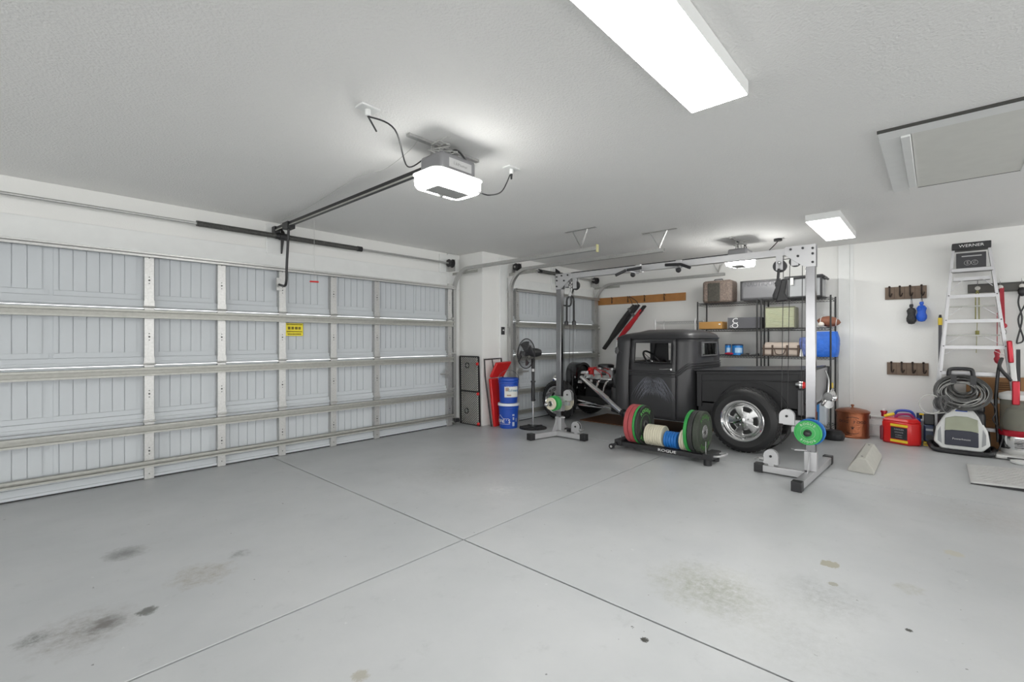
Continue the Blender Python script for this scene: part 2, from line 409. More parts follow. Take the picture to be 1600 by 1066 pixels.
def track(label, X, Y, r, zt, yend, rise=.0):
    path = [V((X, Y, 0.02)), V((X, Y, zt - r))] + arc((X, Y - r, zt - r), r, 0, 90, 10, (0, 1, 0), (0, 0, 1))[1:] + [V((X, yend, zt + rise))]
    root = thing('door_track', label, 'track', (X, Y, 0))
    C_ = [(-.022, -.028), (.022, -.028), (.022, -.020), (-.016, -.020), (-.016, .020), (.022, .020), (.022, .028), (-.022, .028)]
    MB().sweep(path, C_, up=(1, 0, 0) if False else None or (1, 0, 0)).build('rail', galv, root)
    an = MB()
    an.bb(X + .022, X + .026, Y - .5, Y + .06, zt - .075, zt - .035)
    an.build('rear_strap', galvd, root)
    for z in (.3, .9, 1.5, 2.0): MB().bb(X - .005, X + .04, Y, Y + .085, z, z + .05).build('bracket', galvd, root)
    return root
t1 = track('curved steel track right of the wide garage door, ending beside the wall pier', 4.72, 5.50, .34, 2.385, 2.94)
MB().bb(4.70, 4.745, 2.935, 2.945, 2.34, 2.43).build('end_tag', mat('pale_yellow', (.6, .58, .3), .6), t1)
t2 = track('left curved steel track of the narrow garage door behind the pier', 5.45, 4.98, .34, 2.405, 2.45)
t3 = track('right curved steel track of the narrow garage door, in the back corner', 7.97, 4.98, .34, 2.385, 2.55)
def hanger(label, X, Y, zt):
    root = thing('track_hanger', label, 'bracket', (X, Y, zt))
    h = MB()
    zt += .03
    h.bb(X - .02, X + .02, Y - .22, Y + .22, CH - .006, CH - .001)
    h.bar((X, Y + .12, CH), (X, Y, zt), .025, .004, up=(0, 1, 0)); h.bar((X, Y - .1, CH), (X, Y, zt), .025, .004, up=(0, 1, 0)); h.bar((X + .15, Y, CH), (X, Y, zt), .004, .025)
    h.build('strap', galv, root)
hanger('perforated hanger holding the end of the wide door track', 4.76, 3.2, 2.40)
hanger('perforated hanger holding the end of the narrow door left track', 5.47, 2.52, 2.41)
hanger('perforated hanger holding the end of the narrow door right track', 7.97, 2.65, 2.39)

def torsion(label, x0, x1, Y, z, springs, drum):
    root = thing('torsion_shaft', label, 'torsion spring', ((x0 + x1) / 2, Y, z))
    MB().cyl((x0, Y, z), (x1, Y, z), .0135).build('shaft', galv, root)
    for a, b_ in springs:
        s = MB(); n = int((b_ - a) / .012); pts = []
        prof = []
        for i in range(n * 2 + 1):
            prof.append((.0255 if i % 2 else .030, a + i * (b_ - a) / (2 * n)))
        s.lathe([(.012, a)] + prof + [(.012, b_)], (0, Y, z), (1, 0, 0), n=16); s.build('spring', springm, root)
        e = b_ if abs(b_ - (a + b_) / 2) and b_ > (x0 + x1) / 2 else a
        MB().cyl((e - .03, Y, z), (e + .03, Y, z), .034, n=12).build('winding_cone', darkmet, root)
    for dx in drum:
        MB().lathe([(.01, -.04), (.055, -.04), (.06, -.03), (.045, -.02), (.045, .03), (.065, .04), (.01, .045)], (dx, Y, z), (1, 0, 0), n=20).build('cable_drum', darkmet, root)
        MB().bb(dx + .05, dx + .055, Y - .05, Y + .10, z - .12, z + .06).bb(dx + .0, dx + .055, Y + .09, Y + .095, z - .12, z + .06).build('end_bracket', galv, root)
    xm = (x0 + x1) / 2
    br = MB(); br.prism([(0, .12), (0, -.18), (-.03, -.18), (-.10, .02), (-.10, .05)], (2.17 if x0 < 0 else 6.7, Y + .09, z), (0, 1, 0), (0, 0, 1), (.006, 0, 0)); br.cyl((2.12 if x0 < 0 else 6.66, Y, z), (2.21 if x0 < 0 else 6.76, Y, z), .04)
    br.build('center_bearing', darkmet, root)
torsion('long black coil spring shaft above the wide garage door', -.6, 4.68, 5.47, 2.475, [(1.325, 2.11), (2.22, 3.107)], [4.62])
torsion('short spring shaft above the narrow garage door behind the truck', 5.5, 7.95, 4.95, 2.47, [(6.15, 6.62)], [5.56, 7.88])

# ------------------------------------------------------------------ garage door openers
def opener(label, X, Y, ztop, yrail, zrail, Yd, full=True):
    root = thing('garage_door_opener', label, 'garage door opener', (X, Y, ztop - .215))
    zb = ztop - .215
    hx, hy = .155, .115
    b_ = MB(); pr = [(-hx, -hy), (hx, -hy), (hx, hy), (-hx, hy)]
    b_.bb(X - hx, X + hx, Y - hy, Y + hy, zb + .07, ztop); b_.build('motor_housing', mat('grey_housing', (.24, .24, .25), .35, .2), root, bev=.02)
    MB().bb(X - .09, X + .11, Y - hy - .004, Y - hy, zb + .12, zb + .18).text('LiftMaster', .03, (X + .01, Y - hy - .006, zb + .15), (1, 0, 0), (0, 0, 1)).build('rating_label', mat('label_grey', (.5, .5, .5), .4), root)
    # lens
    def rr(hx, hy, r, n=6):
        out = []
        for cx_, cy_, a0 in ((hx - r, hy - r, 0), (-hx + r, hy - r, 90), (-hx + r, -hy + r, 180), (hx - r, -hy + r, 270)):
            for k in range(n + 1): t = R(a0 + 90 * k / n); out.append((cx_ + r * math.cos(t), cy_ + r * math.sin(t)))
        return out
    L_ = MB(); rings = []
    for k, z in ((.9, zb + .085), (.98, zb + .075), (1.0, zb + .05), (.99, zb + .02), (.93, zb), (.66, zb - .001)):
        rings.append([(X + a * k, Y + b2 * k, z) for a, b2 in rr(.215, .145, .07)])
    L_.grid(rings, closed=True); L_.build('light_lens', lens2 if X < 4 else lens3, root)
    MB().prism(rr(.222, .152, .07), (X, Y, zb + .085), (1, 0, 0), (0, 1, 0), (0, 0, .004)).build('lens_light_guard', white, root)  # added opaque plate that keeps the lens glow off the ceiling
    MB().prism(rr(.145, .075, .02), (X + .01, Y + .02, zb - .006), (1, 0, 0), (0, 1, 0), (0, 0, .03)).sph((X + .02, Y + .105, zb + .005), .024).build('bottom_cover', mat('cover_grey', (.42, .42, .41), .4), root)
    r_ = MB(); r_.bar((X, Y + .1, zrail), (X, yrail, zrail), .032, .045); r_.build('rail', darkmet, root)
    r2 = MB(); r2.bar((X - .022, Y + .1, zrail - .018), (X - .022, yrail, zrail - .018), .006, .012); r2.build('chain', galvd, root)
    tr_ = MB(); ty = yrail - .32; tr_.bb(X - .04, X + .04, ty - .07, ty + .07, zrail - .05, zrail + .02); tr_.build('trolley', darkmet, root)
    MB().bb(X - .03, X + .03, yrail - .02, Yd + .05, zrail - .05, zrail + .03).build('header_bracket', darkmet, root)
    a_ = MB(); top = V((X + .0, ty, zrail - .04)); kn = V((X, Yd - .28, 2.10)); low = V((X, Yd - .27, 1.95))
    a_.tube(smooth([top, kn, low, V((X, Yd - .22, 1.90)), V((X, Yd - .06, 1.93))], 5), .014, 8); a_.build('lift_arm', darkmet, root)
    MB().bb(X - .03, X + .03, Yd - .085, Yd - .06, 1.86, 2.0).build('arm_bracket', galv, root)
    # mount
    m_ = MB(); m_.bb(X - .36, X + .3, Y + .09, Y + .125, CH - .005, CH - .001) if False else None
    m_.bar((X - .32, Y + .02, CH - .01), (X + .30, Y + .02, CH - .01), .035, .018); m_.bar((X - .12, Y + .02, CH - .01), (X - .12, Y + .02, ztop - .03), .032, .004, up=(0, 1, 0)); m_.bar((X + .12, Y + .02, CH - .01), (X + .12, Y + .02, ztop - .03), .032, .004, up=(0, 1, 0))
    m_.build('ceiling_mount', galv, root)
    wv_ = MB(); rng = random.Random(3)
    for k in range(3):
        p0 = V((X - .08, Y - .05, ztop)); pts = [p0 + V((rng.uniform(-.07, .07), rng.uniform(-.1, .1), rng.uniform(.0, .11))) for _ in range(6)]
        wv_.tube(smooth([p0] + pts, 5), .003, 5)
    wv_.build('wiring', hosel, root)
    wv_ = MB(); wv_.tube(smooth([(X - .02, Y - .06, ztop - .02), (X, Y - .05, ztop + .05), (X + .06, Y - .05, ztop + .06), (X + .12, Y - .05, ztop + .02)], 5), .007, 6); wv_.build('wiring_loop', black, root)
    return root, top
op1, tp = opener('lit garage door opener hanging from the ceiling over the wide door', 2.10, 2.51, 2.56, 5.49, 2.555, 5.50)
op2, _ = opener('lit garage door opener over the truck, above the wire shelves', 6.72, 1.95, 2.52, 4.90, 2.46, 4.98)
# emergency cord
rt = thing('release_cord', 'thin cord with small red handle hanging before the wide door', 'cord', pX(492, 440, 2.13))
pe = pX(491, 440, 2.12)
MB().tube([(pe.x, pe.y, 2.50), pe], .002, 5).build('cord', hosel, rt)
MB().cyl(pe + V((-.03, .03, 0)), pe + V((.03, -.03, -.004)), .008, n=10).build('handle', red, rt)
# ceiling outlets and power cords
def outlet(label, p):
    o_ = MB(); o_.bb(p.x - .06, p.x + .06, p.y - .04, p.y + .04, CH - .012, CH + .0); o_.cyl((p.x, p.y, CH - .012), (p.x, p.y, CH - .05), .016, n=10)
    return tag(o_.build('ceiling_outlet', white, bev=.003), label, 'outlet')
c1 = fl(575, 168, CH); c2 = fl(799, 262, CH)
outlet('white ceiling outlet plate with a dangling black plug, left of the lit opener', c1)
outlet('white ceiling outlet plate right of the lit opener', c2)
pc = MB(); pc.tube(smooth([(c1.x, c1.y, CH - .05), (c1.x + .1, c1.y - .12, 2.52), (1.93, 2.75, 2.53), (1.97, 2.6, 2.56)], 8), .005, 6)
pc.tube([(c1.x, c1.y, CH - .05), fl(588, 205, CH - .05)], .006, 6)
tag(pc.build('extension_cord', black), 'black cord drooping from ceiling plate to the near opener', 'cord')
pc = MB(); pc.tube(smooth([(c2.x, c2.y, CH - .03), pX(785, 298, c2.x - .02), pX(765, 305, 2.2), pX(748, 300, 2.15)], 8), .005, 6); pc.cyl((c2.x, c2.y, CH - .012), (c2.x, c2.y, CH - .09), .014, .007, n=10)
tag(pc.build('extension_cord', black), 'black cord curving from the right ceiling plate into the near opener', 'cord')
pc = MB(); pc.tube(smooth([fl(655, 215, CH - .005), fl(640, 235, CH - .03), fl(600, 265, CH - .03), fl(560, 276, CH - .01), fl(480, 325, CH - .01), fl(440, 345, CH - .01)], 6), .0025, 5)
tag(pc.build('sensor_wire', hosel), 'thin pale wire stapled along the ceiling beside the black rail', 'wire')
pc = MB(); a = V((6.95, 1.55, CH)); pc.cyl(a, a + V((0, 0, -.03)), .05, n=14); pc.tube(smooth([a + V((0, 0, -.03)), a + V((-.08, .02, -.09)), a + V((-.16, .1, -.2))], 6), .006, 6)
tag(pc.build('ceiling_plug', darkmet), 'dark plug and cord on the ceiling above the far opener', 'plug')
pc = MB(); a = pX(1153, 362, 6.7); a.z = CH; pc.cyl(a, (a.x, a.y, CH - .1), .02, .008, n=10); pc.tube(smooth([(a.x, a.y, CH - .08), (a.x - .02, a.y, CH - .17), (a.x + .02, a.y + .03, CH - .2), (6.72, 2.0, 2.43)], 6), .006, 6)
tag(pc.build('extension_cord', black), 'black cord dropping straight from the ceiling to the far opener', 'cord')

# ------------------------------------------------------------------ ceiling lights, attic hatch
def clight(label, x0, x1, y0, y1):
    root = thing('ceiling_light', label, 'ceiling light', ((x0 + x1) / 2, (y0 + y1) / 2, CH - .08))
    b_ = MB(); b_.bb(x0, x1, y0, y1, CH - .074, CH - .001); b_.build('housing', white, root, bev=.003)
    MB().bb(x0 + .006, x1 - .006, y0 + .006, y1 - .006, CH - .077, CH - .0745).build('diffuser', lens if x0 < 4 else lensf, root)
clight('large bright ceiling light panel nearest, at top of the photo', 1.28, 2.60, .715, 1.01)
clight('far bright ceiling light panel near the back wall, above the shelves side', 5.83, 7.12, .73, 1.04)
h = thing('attic_hatch', 'white attic hatch with trim frame in the ceiling at right', 'attic hatch', (4.5, -.1, CH))
p1, p2, p3 = fl(1378, 208, CH - .015), fl(1600, 155, CH - .015), fl(1426, 291, CH - .015)
hx0, hx1 = 3.80, 5.40; hy1 = .28; hy0 = -.62
fr = MB(); fr.bb(hx0, hx0 + .14, hy0, hy1, CH - .018, CH); fr.bb(hx0 + .14, hx1, hy1 - .11, hy1, CH - .018, CH); fr.bb(hx0 + .14, hx1, hy0, hy0 + .13, CH - .018, CH)
fr.bb(hx0 + .14, hx1 - .12, hy1 - .16, hy1 - .11, CH - .03, CH); fr.build('trim_frame', white, h, bev=.004)
MB().bb(hx0 + .145, hx1 - .02, hy0 + .13, hy1 - .165, CH - .012, CH).build('panel', mat('hatch_panel', (.70, .70, .66), .6), h)
MB().bb(hx0 - .006, hx0, hy0, hy1, CH - .02, CH).build('gap', mat('gap_dark', (.06, .06, .055), .8), h)
MB().bb(hx1 - .02, hx1 - .012, hy0 + .13, hy1 - .165, CH - .014, CH).build('gap', mat('gap_dark', (.06, .06, .055), .8), h)
# ------------------------------------------------------------------ hot-rod pickup truck (points are in the room's own coordinates)
T = thing('pickup_truck', 'matte black vintage hot-rod pickup parked by the narrow garage door', 'truck', (6.62, 2.9, 0))
CX = 6.64
xs0 = 6.0; yr = 2.34; yf = 3.46; rc = .20
def cab_path():
    P = []
    P.append((xs0 + .09, yf)); P.append((xs0 + .075, 3.38)); P.append((xs0 + .05, 3.24)); P.append((xs0 + .045, 3.17)); P.append((xs0 + .03, 2.97)); P.append((xs0 + .015, 2.77)); P.append((xs0 + .002, 2.60)); P.append((xs0, 2.54))
    for k in range(1, 8):
        t = R(90 * k / 8); P.append((xs0 + rc - rc * math.cos(t), yr + rc - rc * math.sin(t)))
    P.append((xs0 + rc + .005, yr - .004)); P.append((6.34, yr - .012)); P.append((6.5, yr - .018)); P.append((CX, yr - .02))
    return P
Lp = cab_path(); full = Lp + [(2 * CX - x, y) for x, y in Lp[-2::-1]]
zl = [.235, .30, .55, .80, .90, .985, 1.09, 1.18, 1.275, 1.335]
def inset(z): return .0 if z < .85 else (z - .85) / .485 * .045
def cab_pt(x, y, z):
    k = inset(z); dx = CX - x; s_ = (CX - xs0)
    tuck = .03 if z < .25 else 0
    return V((x + dx / s_ * (k + tuck * .5), y + (yr + .55 - y) * k * .55, z))
rows = [[cab_pt(x, y, z) for x, y in full] for z in zl]
n = len(full)
iy_f, iy_b = 2, 7            # door spans path index 2..7 (3.24 .. 2.54)
def is_door(i, j): return (iy_f <= j < iy_b) or (n - 1 - iy_b <= j < n - 1 - iy_f)
def is_win(i, j):
    zc = (zl[i] + zl[i + 1]) / 2
    side = (3 <= j < 6) or (n - 1 - 6 <= j < n - 1 - 3)
    rw = [k for k, (x, y) in enumerate(full) if abs(y - yr) < .0205 and abs(x - CX) <= .31]
    rear = rw[0] <= j < rw[-1]
    return (side and .985 < zc < 1.275) or (rear and 1.09 < zc < 1.275)
m_ = MB(); m_.grid(rows, skip=lambda i, j: is_win(i, j) or (is_door(i, j) and j < n / 2)); cab = m_.build('cab', mblack, T, solid=.025, ang=50, refc=(CX, 2.9, .8))
d_ = MB()
dr = [[cab_pt(x - .006, y, z) for x, y in full[iy_f:iy_b + 1]] for z in zl]
for r_ in dr: r_[0] += V((0, -.004, 0)); r_[-1] += V((0, .004, 0))
d_.grid(dr, skip=lambda i, j: is_win(i, j + iy_f)); door = d_.build('door', mblack, T, solid=.03, ang=50, refc=(CX, 2.9, .8))
# window trims, belt lines, drip rail
wt = MB()
def ring(pts, r): wt.tube(pts, r, 6, closed=True)
ws = [cab_pt(xs0 + .045 - .008, 3.165, 1.0), cab_pt(xs0 + .002 - .008, 2.605, 1.0), cab_pt(xs0 - .006, 2.605, 1.272), cab_pt(xs0 + .039, 3.165, 1.272)]
ring(ws, .009); wt.build('window_trim', mblack, door)
wt = MB(); ring([cab_pt(6.335, yr - .022, 1.092), cab_pt(2 * CX - 6.335, yr - .022, 1.092), cab_pt(2 * CX - 6.335, yr - .022, 1.272), cab_pt(6.335, yr - .022, 1.272)], .012)
wt.build('rear_window_frame', mat('grey_trim', (.12, .12, .125), .4), T)
gl = MB(); gl.prism([(0, 0), (.6, 0), (.6, .19), (0, .19)], cab_pt(6.34, yr - .008, 1.09), (1, 0, 0), (0, .06, 1), (0, .004, 0)); gl.build('rear_window_glass', glass, T)
def belt(zf, r, dz, mname, par, j0=0, j1=None):
    pts = []
    for k, (x, y) in enumerate(full[j0:j1] if j1 else full[j0:]):
        rise = min(1, max(0, (2.56 - y) / .20)); rise = rise * rise * (3 - 2 * rise)
        p = cab_pt(x, y, zf + rise * .125 + dz); q = V((p.x - CX, p.y - 2.9, 0)); p += q.normalized() * .006; pts.append(p)
    MB().tube(smooth(pts, 3), r, 6).build(mname, mblack, par)
belt(.845, .011, 0, 'belt_moulding', T); belt(.845, .009, .032, 'belt_moulding', T); belt(.845, .008, -.03, 'belt_moulding', T)
belt(1.335, .012, -.225 * 0, 'drip_rail', T) if False else None
pts = []
for x, y in full:
    p = cab_pt(x, y, 1.335); q = V((p.x - CX, p.y - 2.9, 0)); pts.append(p + q.normalized() * .006)
MB().tube(smooth(pts, 2), .010, 6).build('drip_rail', mblack, T)
# lower rear cab skirt behind belt
# roof
base = [cab_pt(x, y, 1.335) for x, y in full]
ctr = V((CX, 2.78, 1.335)); rr_ = []
for k in range(9):
    t = k / 8.; h_ = .115 * (1 - (1 - t) ** 2.6) ; sc = 1 - t ** 1.0 * .98 if k else 1
    sc = math.cos(t * PI / 2) ** .75 if k < 8 else .02
    h_ = .125 * math.sin(t * PI / 2) ** .8 if k else 0
    row = []
    for p in base:
        q = ctr + (p - ctr) * sc; row.append(V((q.x, q.y, 1.335 + h_ - .05 * max(0, (q.y - 2.75)) * (sc > .5) * (h_ / .12))))
    rr_.append(row)
front = MB(); front.grid(rr_, closed=True); front.build('roof', mblack, T, ang=60)
# header over windshield, A posts are the front of the cab shell
hd = MB(); a_, b_ = base[0], base[-1]; hd.bar(a_ + V((0, 0, -.02)), b_ + V((0, 0, -.02)), .05, .07); hd.build('windshield_header', mblack, T)
for sgn, x in ((1, xs0 + .115), (-1, 2 * CX - xs0 - .115)):
    MB().bar((x, 3.44, .86), (x - .0 * sgn + sgn * .03, 3.36, 1.32), .05, .05, up=(0, 1, 0)).build('windshield_post', mblack, T)
# cowl
P = []
for k in range(6):
    t = k / 5; y = 3.40 + .19 * t; row = []
    for q in range(17):
        a = PI * q / 16; hw = .555 - .10 * t * t; z0 = .60
        row.append(V((CX - math.cos(a) * hw * (1 if abs(math.cos(a)) < .999 else 1), y, z0 + (abs(math.sin(a)) ** .45) * (.34 - .06 * t * t))))
    P.append(row)
cw = MB(); cw.grid(P)
P2 = [[r_[0] + V((0, 0, -.36)), r_[0]] for r_ in P]; cw.grid(P2); P3 = [[r_[-1] + V((0, 0, -.36)), r_[-1]] for r_ in P]; cw.grid(P3)
cw.build('cowl', mblack, T, solid=.02, ang=60)
MB().bb(CX - .44, CX + .44, 3.57, 3.60, .25, .86).build('firewall', mblack, T, bev=.02)
fl_ = MB(); fl_.bb(6.06, 2 * CX - 6.06, 2.36, 3.44, .235, .30); fl_.build('cab_floor', grime, T)
# interior
st_ = MB(); st_.bb(6.12, 2 * CX - 6.12, 2.42, 2.62, .5, .93).bb(6.12, 2 * CX - 6.12, 2.6, 3.0, .42, .60); st_.build('bench_seat', mat('black_vinyl', (.02, .02, .02), .35), T, bev=.05)
dsh = MB(); dsh.bb(6.1, 2 * CX - 6.1, 3.18, 3.42, .78, 1.0); dsh.build('dashboard', black, T, bev=.05)
sw = MB(); c_ = V((6.32, 3.0, 1.0)); ax = V((0, -.75, .65)).normalized(); U_ = V((1, 0, 0)); W2 = ax.cross(U_)
sw.tube([c_ + U_ * math.cos(t) * .19 + W2 * math.sin(t) * .19 for t in [2 * PI * k / 28 for k in range(28)]], .014, 8, closed=True)
for t in (0, 120, 240): sw.bar(c_, c_ + U_ * math.cos(R(t)) * .19 + W2 * math.sin(R(t)) * .19, .02, .006)
sw.cyl(c_, c_ - ax * .3, .02); sw.build('steering_wheel', black, T)
MB().sph(c_ + V((0, .02, 0)), .025).build('wheel_hub', chrome, T)
# door handle, shut line
hn = MB(); hp = V((xs0 - .02, 2.59, .915)); hn.tube(smooth([hp, hp + V((-.012, .05, .002)), hp + V((-.008, .11, -.002)), hp + V((-.004, .16, -.004))], 4), .006, 8); hn.cyl(hp + V((.02, -.005, 0)), hp + V((-.015, -.005, 0)), .018, .014)
hn.build('door_handle', chrome, door)
mi = MB(); mp = V((6.02, 3.34, 1.13)); mi.tube([mp, mp + V((-.10, .02, .03))], .006, 6); mi.lathe([(0, -.012), (.05, -.01), (.05, 0), (0, .01)], mp + V((-.12, .02, .03)), (0, 1, 0), n=20); mi.build('side_mirror', chrome, T)
# wings artwork with lettering on the door (thin painted relief)
wg = MB(); rng = random.Random(5)
def on_door(y, z): return V((0, y, z))
def door_x(y): return xs0 + .05 * max(0, (y - 2.54) / .7) - .0125
wc = V((0, 2.86, .66))
for sgn in (1, -1):
    for layer in range(4):
        for k in range(11):
            t = k / 10; L = (.10 + .21 * t) * (1 - .15 * layer)
            y_ = wc.y + sgn * (.03 + .145 * t ** .9 - .012 * layer); z_ = wc.z + .11 - .035 * layer - .045 * t * t * 0 + .03 * math.sin(t * 3) - .02 * layer
            ang = -84 + 24 * t + rng.uniform(-4, 4)
            d = V((0, sgn * math.cos(R(ang)), math.sin(R(ang)))); a0 = V((0, y_ - sgn * .03, z_)); pt = []
            for q in range(5):
                s_ = q / 4; p = a0 + d * L * s_ + V((0, sgn * .03 * math.sin(s_ * 2.2), 0)); p.x = door_x(p.y) ; pt.append(p)
            wg.sweep(pt, [(-.0012, -.0042), (.0012, -.0042), (.0012, .0042), (-.0012, .0042)], up=(1, 0, 0), radii=[.5, 1, .9, .6, .15])
for k, ch in enumerate('HELL BOUND'):
    t = (k - 4.5) / 4.5; y_ = wc.y - .125 * t; z_ = wc.z + .085 - .02 * t * t
    if ch != ' ': wg.text(ch, .042, (door_x(y_) - .002, y_, z_), (0, -1, -.28 * t), (0, -.28 * t, 1), .002)
wg.build('door_artwork', wingm, door)
# frame and chassis
ch = MB()
for x in (6.36, 6.92): ch.bb(x - .03, x + .03, 1.1, 4.62, .30, .40)
ch.bb(6.3, 7.0, 4.55, 4.65, .30, .38); ch.build('frame_rail', grime, T, bev=.005)
ax_ = MB(); ax_.cyl((6.2, 4.58, .30), (7.12, 4.58, .30), .03); ax_.build('front_axle', chrome, T)
MB().cyl((6.1, 1.65, .37), (7.2, 1.65, .37), .05).sph((6.64, 1.65, .37), .14).build('rear_axle', grime, T)
sp = MB(); sp.tube(smooth([(6.28, 4.6, .33), (6.64, 4.62, .46), (7.0, 4.6, .33)], 6), .022, 8); sp.build('leaf_spring', grime, T)
# radiator shell seen from behind
sh = MB(); arch = []
def shell_pts(hw, zt, zb, n_=14):
    out = [(CX - hw * .80, zb), (CX - hw * .97, (zb + zt) / 2)]
    for k in range(n_ + 1):
        a = PI - PI * k / n_; out.append((CX + math.cos(a) * hw, zt - .20 + math.sin(a) * .20))
    return out + [(CX + hw * .97, (zb + zt) / 2), (CX + hw * .80, zb)]
o1 = shell_pts(.235, .93, .27); o2 = shell_pts(.19, .89, .30); yA_, yB_ = 4.40, 4.62
rowsS = [[(x, yA_, z) for x, z in o2], [(x, yA_, z) for x, z in o1], [(x, yB_ - .03, z) for x, z in o1], [(x * .9 + CX * .1, yB_, z) for x, z in o1], [(x * .6 + CX * .4, yB_ + .01, z * .9 + .05) for x, z in o1]]
sh.grid(rowsS, closed=True); sh.build('grille_shell', mat('gloss_black', (.012, .012, .013), .18, coat=.4), T, ang=50)
MB().prism([(x - CX, z) for x, z in shell_pts(.185, .88, .31)], (CX, 4.43, 0), (1, 0, 0), (0, 0, 1), (0, .05, 0)).build('radiator', grime, T)
fs = MB(); fs.lathe([(.165, 0), (.18, 0), (.18, .035), (.165, .035), (.165, 0)], (CX, 4.385, .62), (0, 1, 0), n=32)
for k in range(5):
    a = R(72 * k + 10); d = V((math.cos(a), 0, math.sin(a))); fs.bar(V((CX, 4.37, .62)), V((CX, 4.385, .62)) + d * .15, .05, .006, up=(0, 1, .4))
fs.cyl((CX, 4.30, .62), (CX, 4.40, .62), .03); fs.build('fan_shroud', mat('satin_black', (.03, .03, .03), .3), T)
# engine
en = MB(); en.bb(6.50, 6.78, 3.66, 4.28, .36, .62); en.box((6.47, 3.97, .63), (.16, .56, .16), (0, R(-40), 0)); en.box((6.81, 3.97, .63), (.16, .56, .16), (0, R(40), 0)); en.bb(6.54, 6.74, 3.75, 4.18, .62, .74)
en.build('engine_block', darkmet, T, bev=.015)
for sg in (-1, 1):
    MB().box((CX + sg * .215, 3.97, .705), (.10, .52, .05), (0, R(40 * sg), 0)).build('valve_cover', chrome, T, bev=.015)
it = MB()
for y in (3.85, 4.08): it.bb(6.56, 6.72, y - .07, y + .07, .74, .82); it.cyl((CX, y, .82), (CX, y, .86), .05)
it.build('carburettor', satin, T, bev=.006)
it = MB(); it.lathe([(0, 0), (.13, 0), (.13, .04), (.10, .055), (0, .06)], (CX, 3.97, .86), (0, 0, 1), n=28); it.build('air_cleaner', black, T)
it = MB(); it.cyl((CX - .02, 4.24, .66), (CX - .02, 4.24, .80), .045); it.cyl((CX - .02, 4.24, .80), (CX - .02, 4.24, .85), .06, .045)
for k in range(8):
    a = R(45 * k); y1 = 3.76 + .14 * (k % 4); sg = -1 if k < 4 else 1
    it.tube(smooth([(CX - .02 + .04 * math.cos(a), 4.24 + .04 * math.sin(a), .84), (CX + sg * .10, 4.15, .85), (CX + sg * .20, y1 + .05, .78), (CX + sg * .24, y1, .70)], 4), .006, 5)
it.build('distributor', red, T)
al = MB(); al.cyl((6.42, 4.25, .60), (6.42, 4.33, .60), .06); al.cyl((CX, 4.30, .50), (CX, 4.33, .50), .08); al.cyl((6.44, 4.2, .76), (6.44, 4.3, .76), .04); al.build('pulley', chrome, T)
# exhaust headers: four pipes merging to a long collector sweeping back along the side
hx = MB(); c0 = pX(912, 592, 6.22); c1_ = pX(972, 644, 6.02)
axis = (c1_ - c0)
for k in range(4):
    y = 4.20 - .15 * k; s0 = V((6.44, y, .60)); j = c0 + axis * (.02 + .17 * k)
    hx.tube(smooth([s0, s0 + V((-.09, .03, .05)), j + V((.05, .02, .06)), j], 6), .022, 10)
hx.cyl(c0 + V((0, .04, .02)), c0 + axis * .45, .030, .045); hx.cyl(c0 + axis * .45, c1_, .045, .045); hx.sph(c0 + V((0, .04, .02)), .032)
hx.build('exhaust_header', chrome, T)
hx = MB(); hx.cyl(c1_, c1_ + axis.normalized() * .05, .052); hx.cyl(c1_ + V((0, -.02, 0)), c1_ + V((.02, -.09, -.06)), .05); hx.build('exhaust_flange', black, T)
for sg in (-1, 1):
    rd = MB()
    e = V((CX + sg * .42, 4.56, .33)); b0 = V((CX + sg * .42, 3.45, .26)) 
    rd.tube([e + V((0, 0, .05)), b0], .013, 8); rd.tube([e + V((0, 0, -.05)), b0], .013, 8); rd.cyl(b0 + V((-.03, 0, 0)), b0 + V((.03, 0, 0)), .025)
    rd.build('radius_rod', chrome, T)
MB().tube([(6.2, 4.45, .24), (6.42, 3.9, .32)], .014, 8).cyl((6.28, 4.50, .2), (6.28, 4.50, .4), .022).build('steering_link', satin, T)
lampm = MB(); lampm.tube([(6.3, 4.55, .40), (6.22, 4.62, .60)], .016, 8); lampm.tube([(6.98, 4.55, .40), (7.06, 4.62, .60)], .016, 8); lampm.build('headlight_bracket', chrome, T)
for x in (6.21, 7.07): MB().lathe([(0, -.09), (.04, -.08), (.075, -.02), (.085, .02), (.08, .03), (0, .04)], (x, 4.64, .66), (0, 1, 0), n=24).build('headlight', chrome, T)

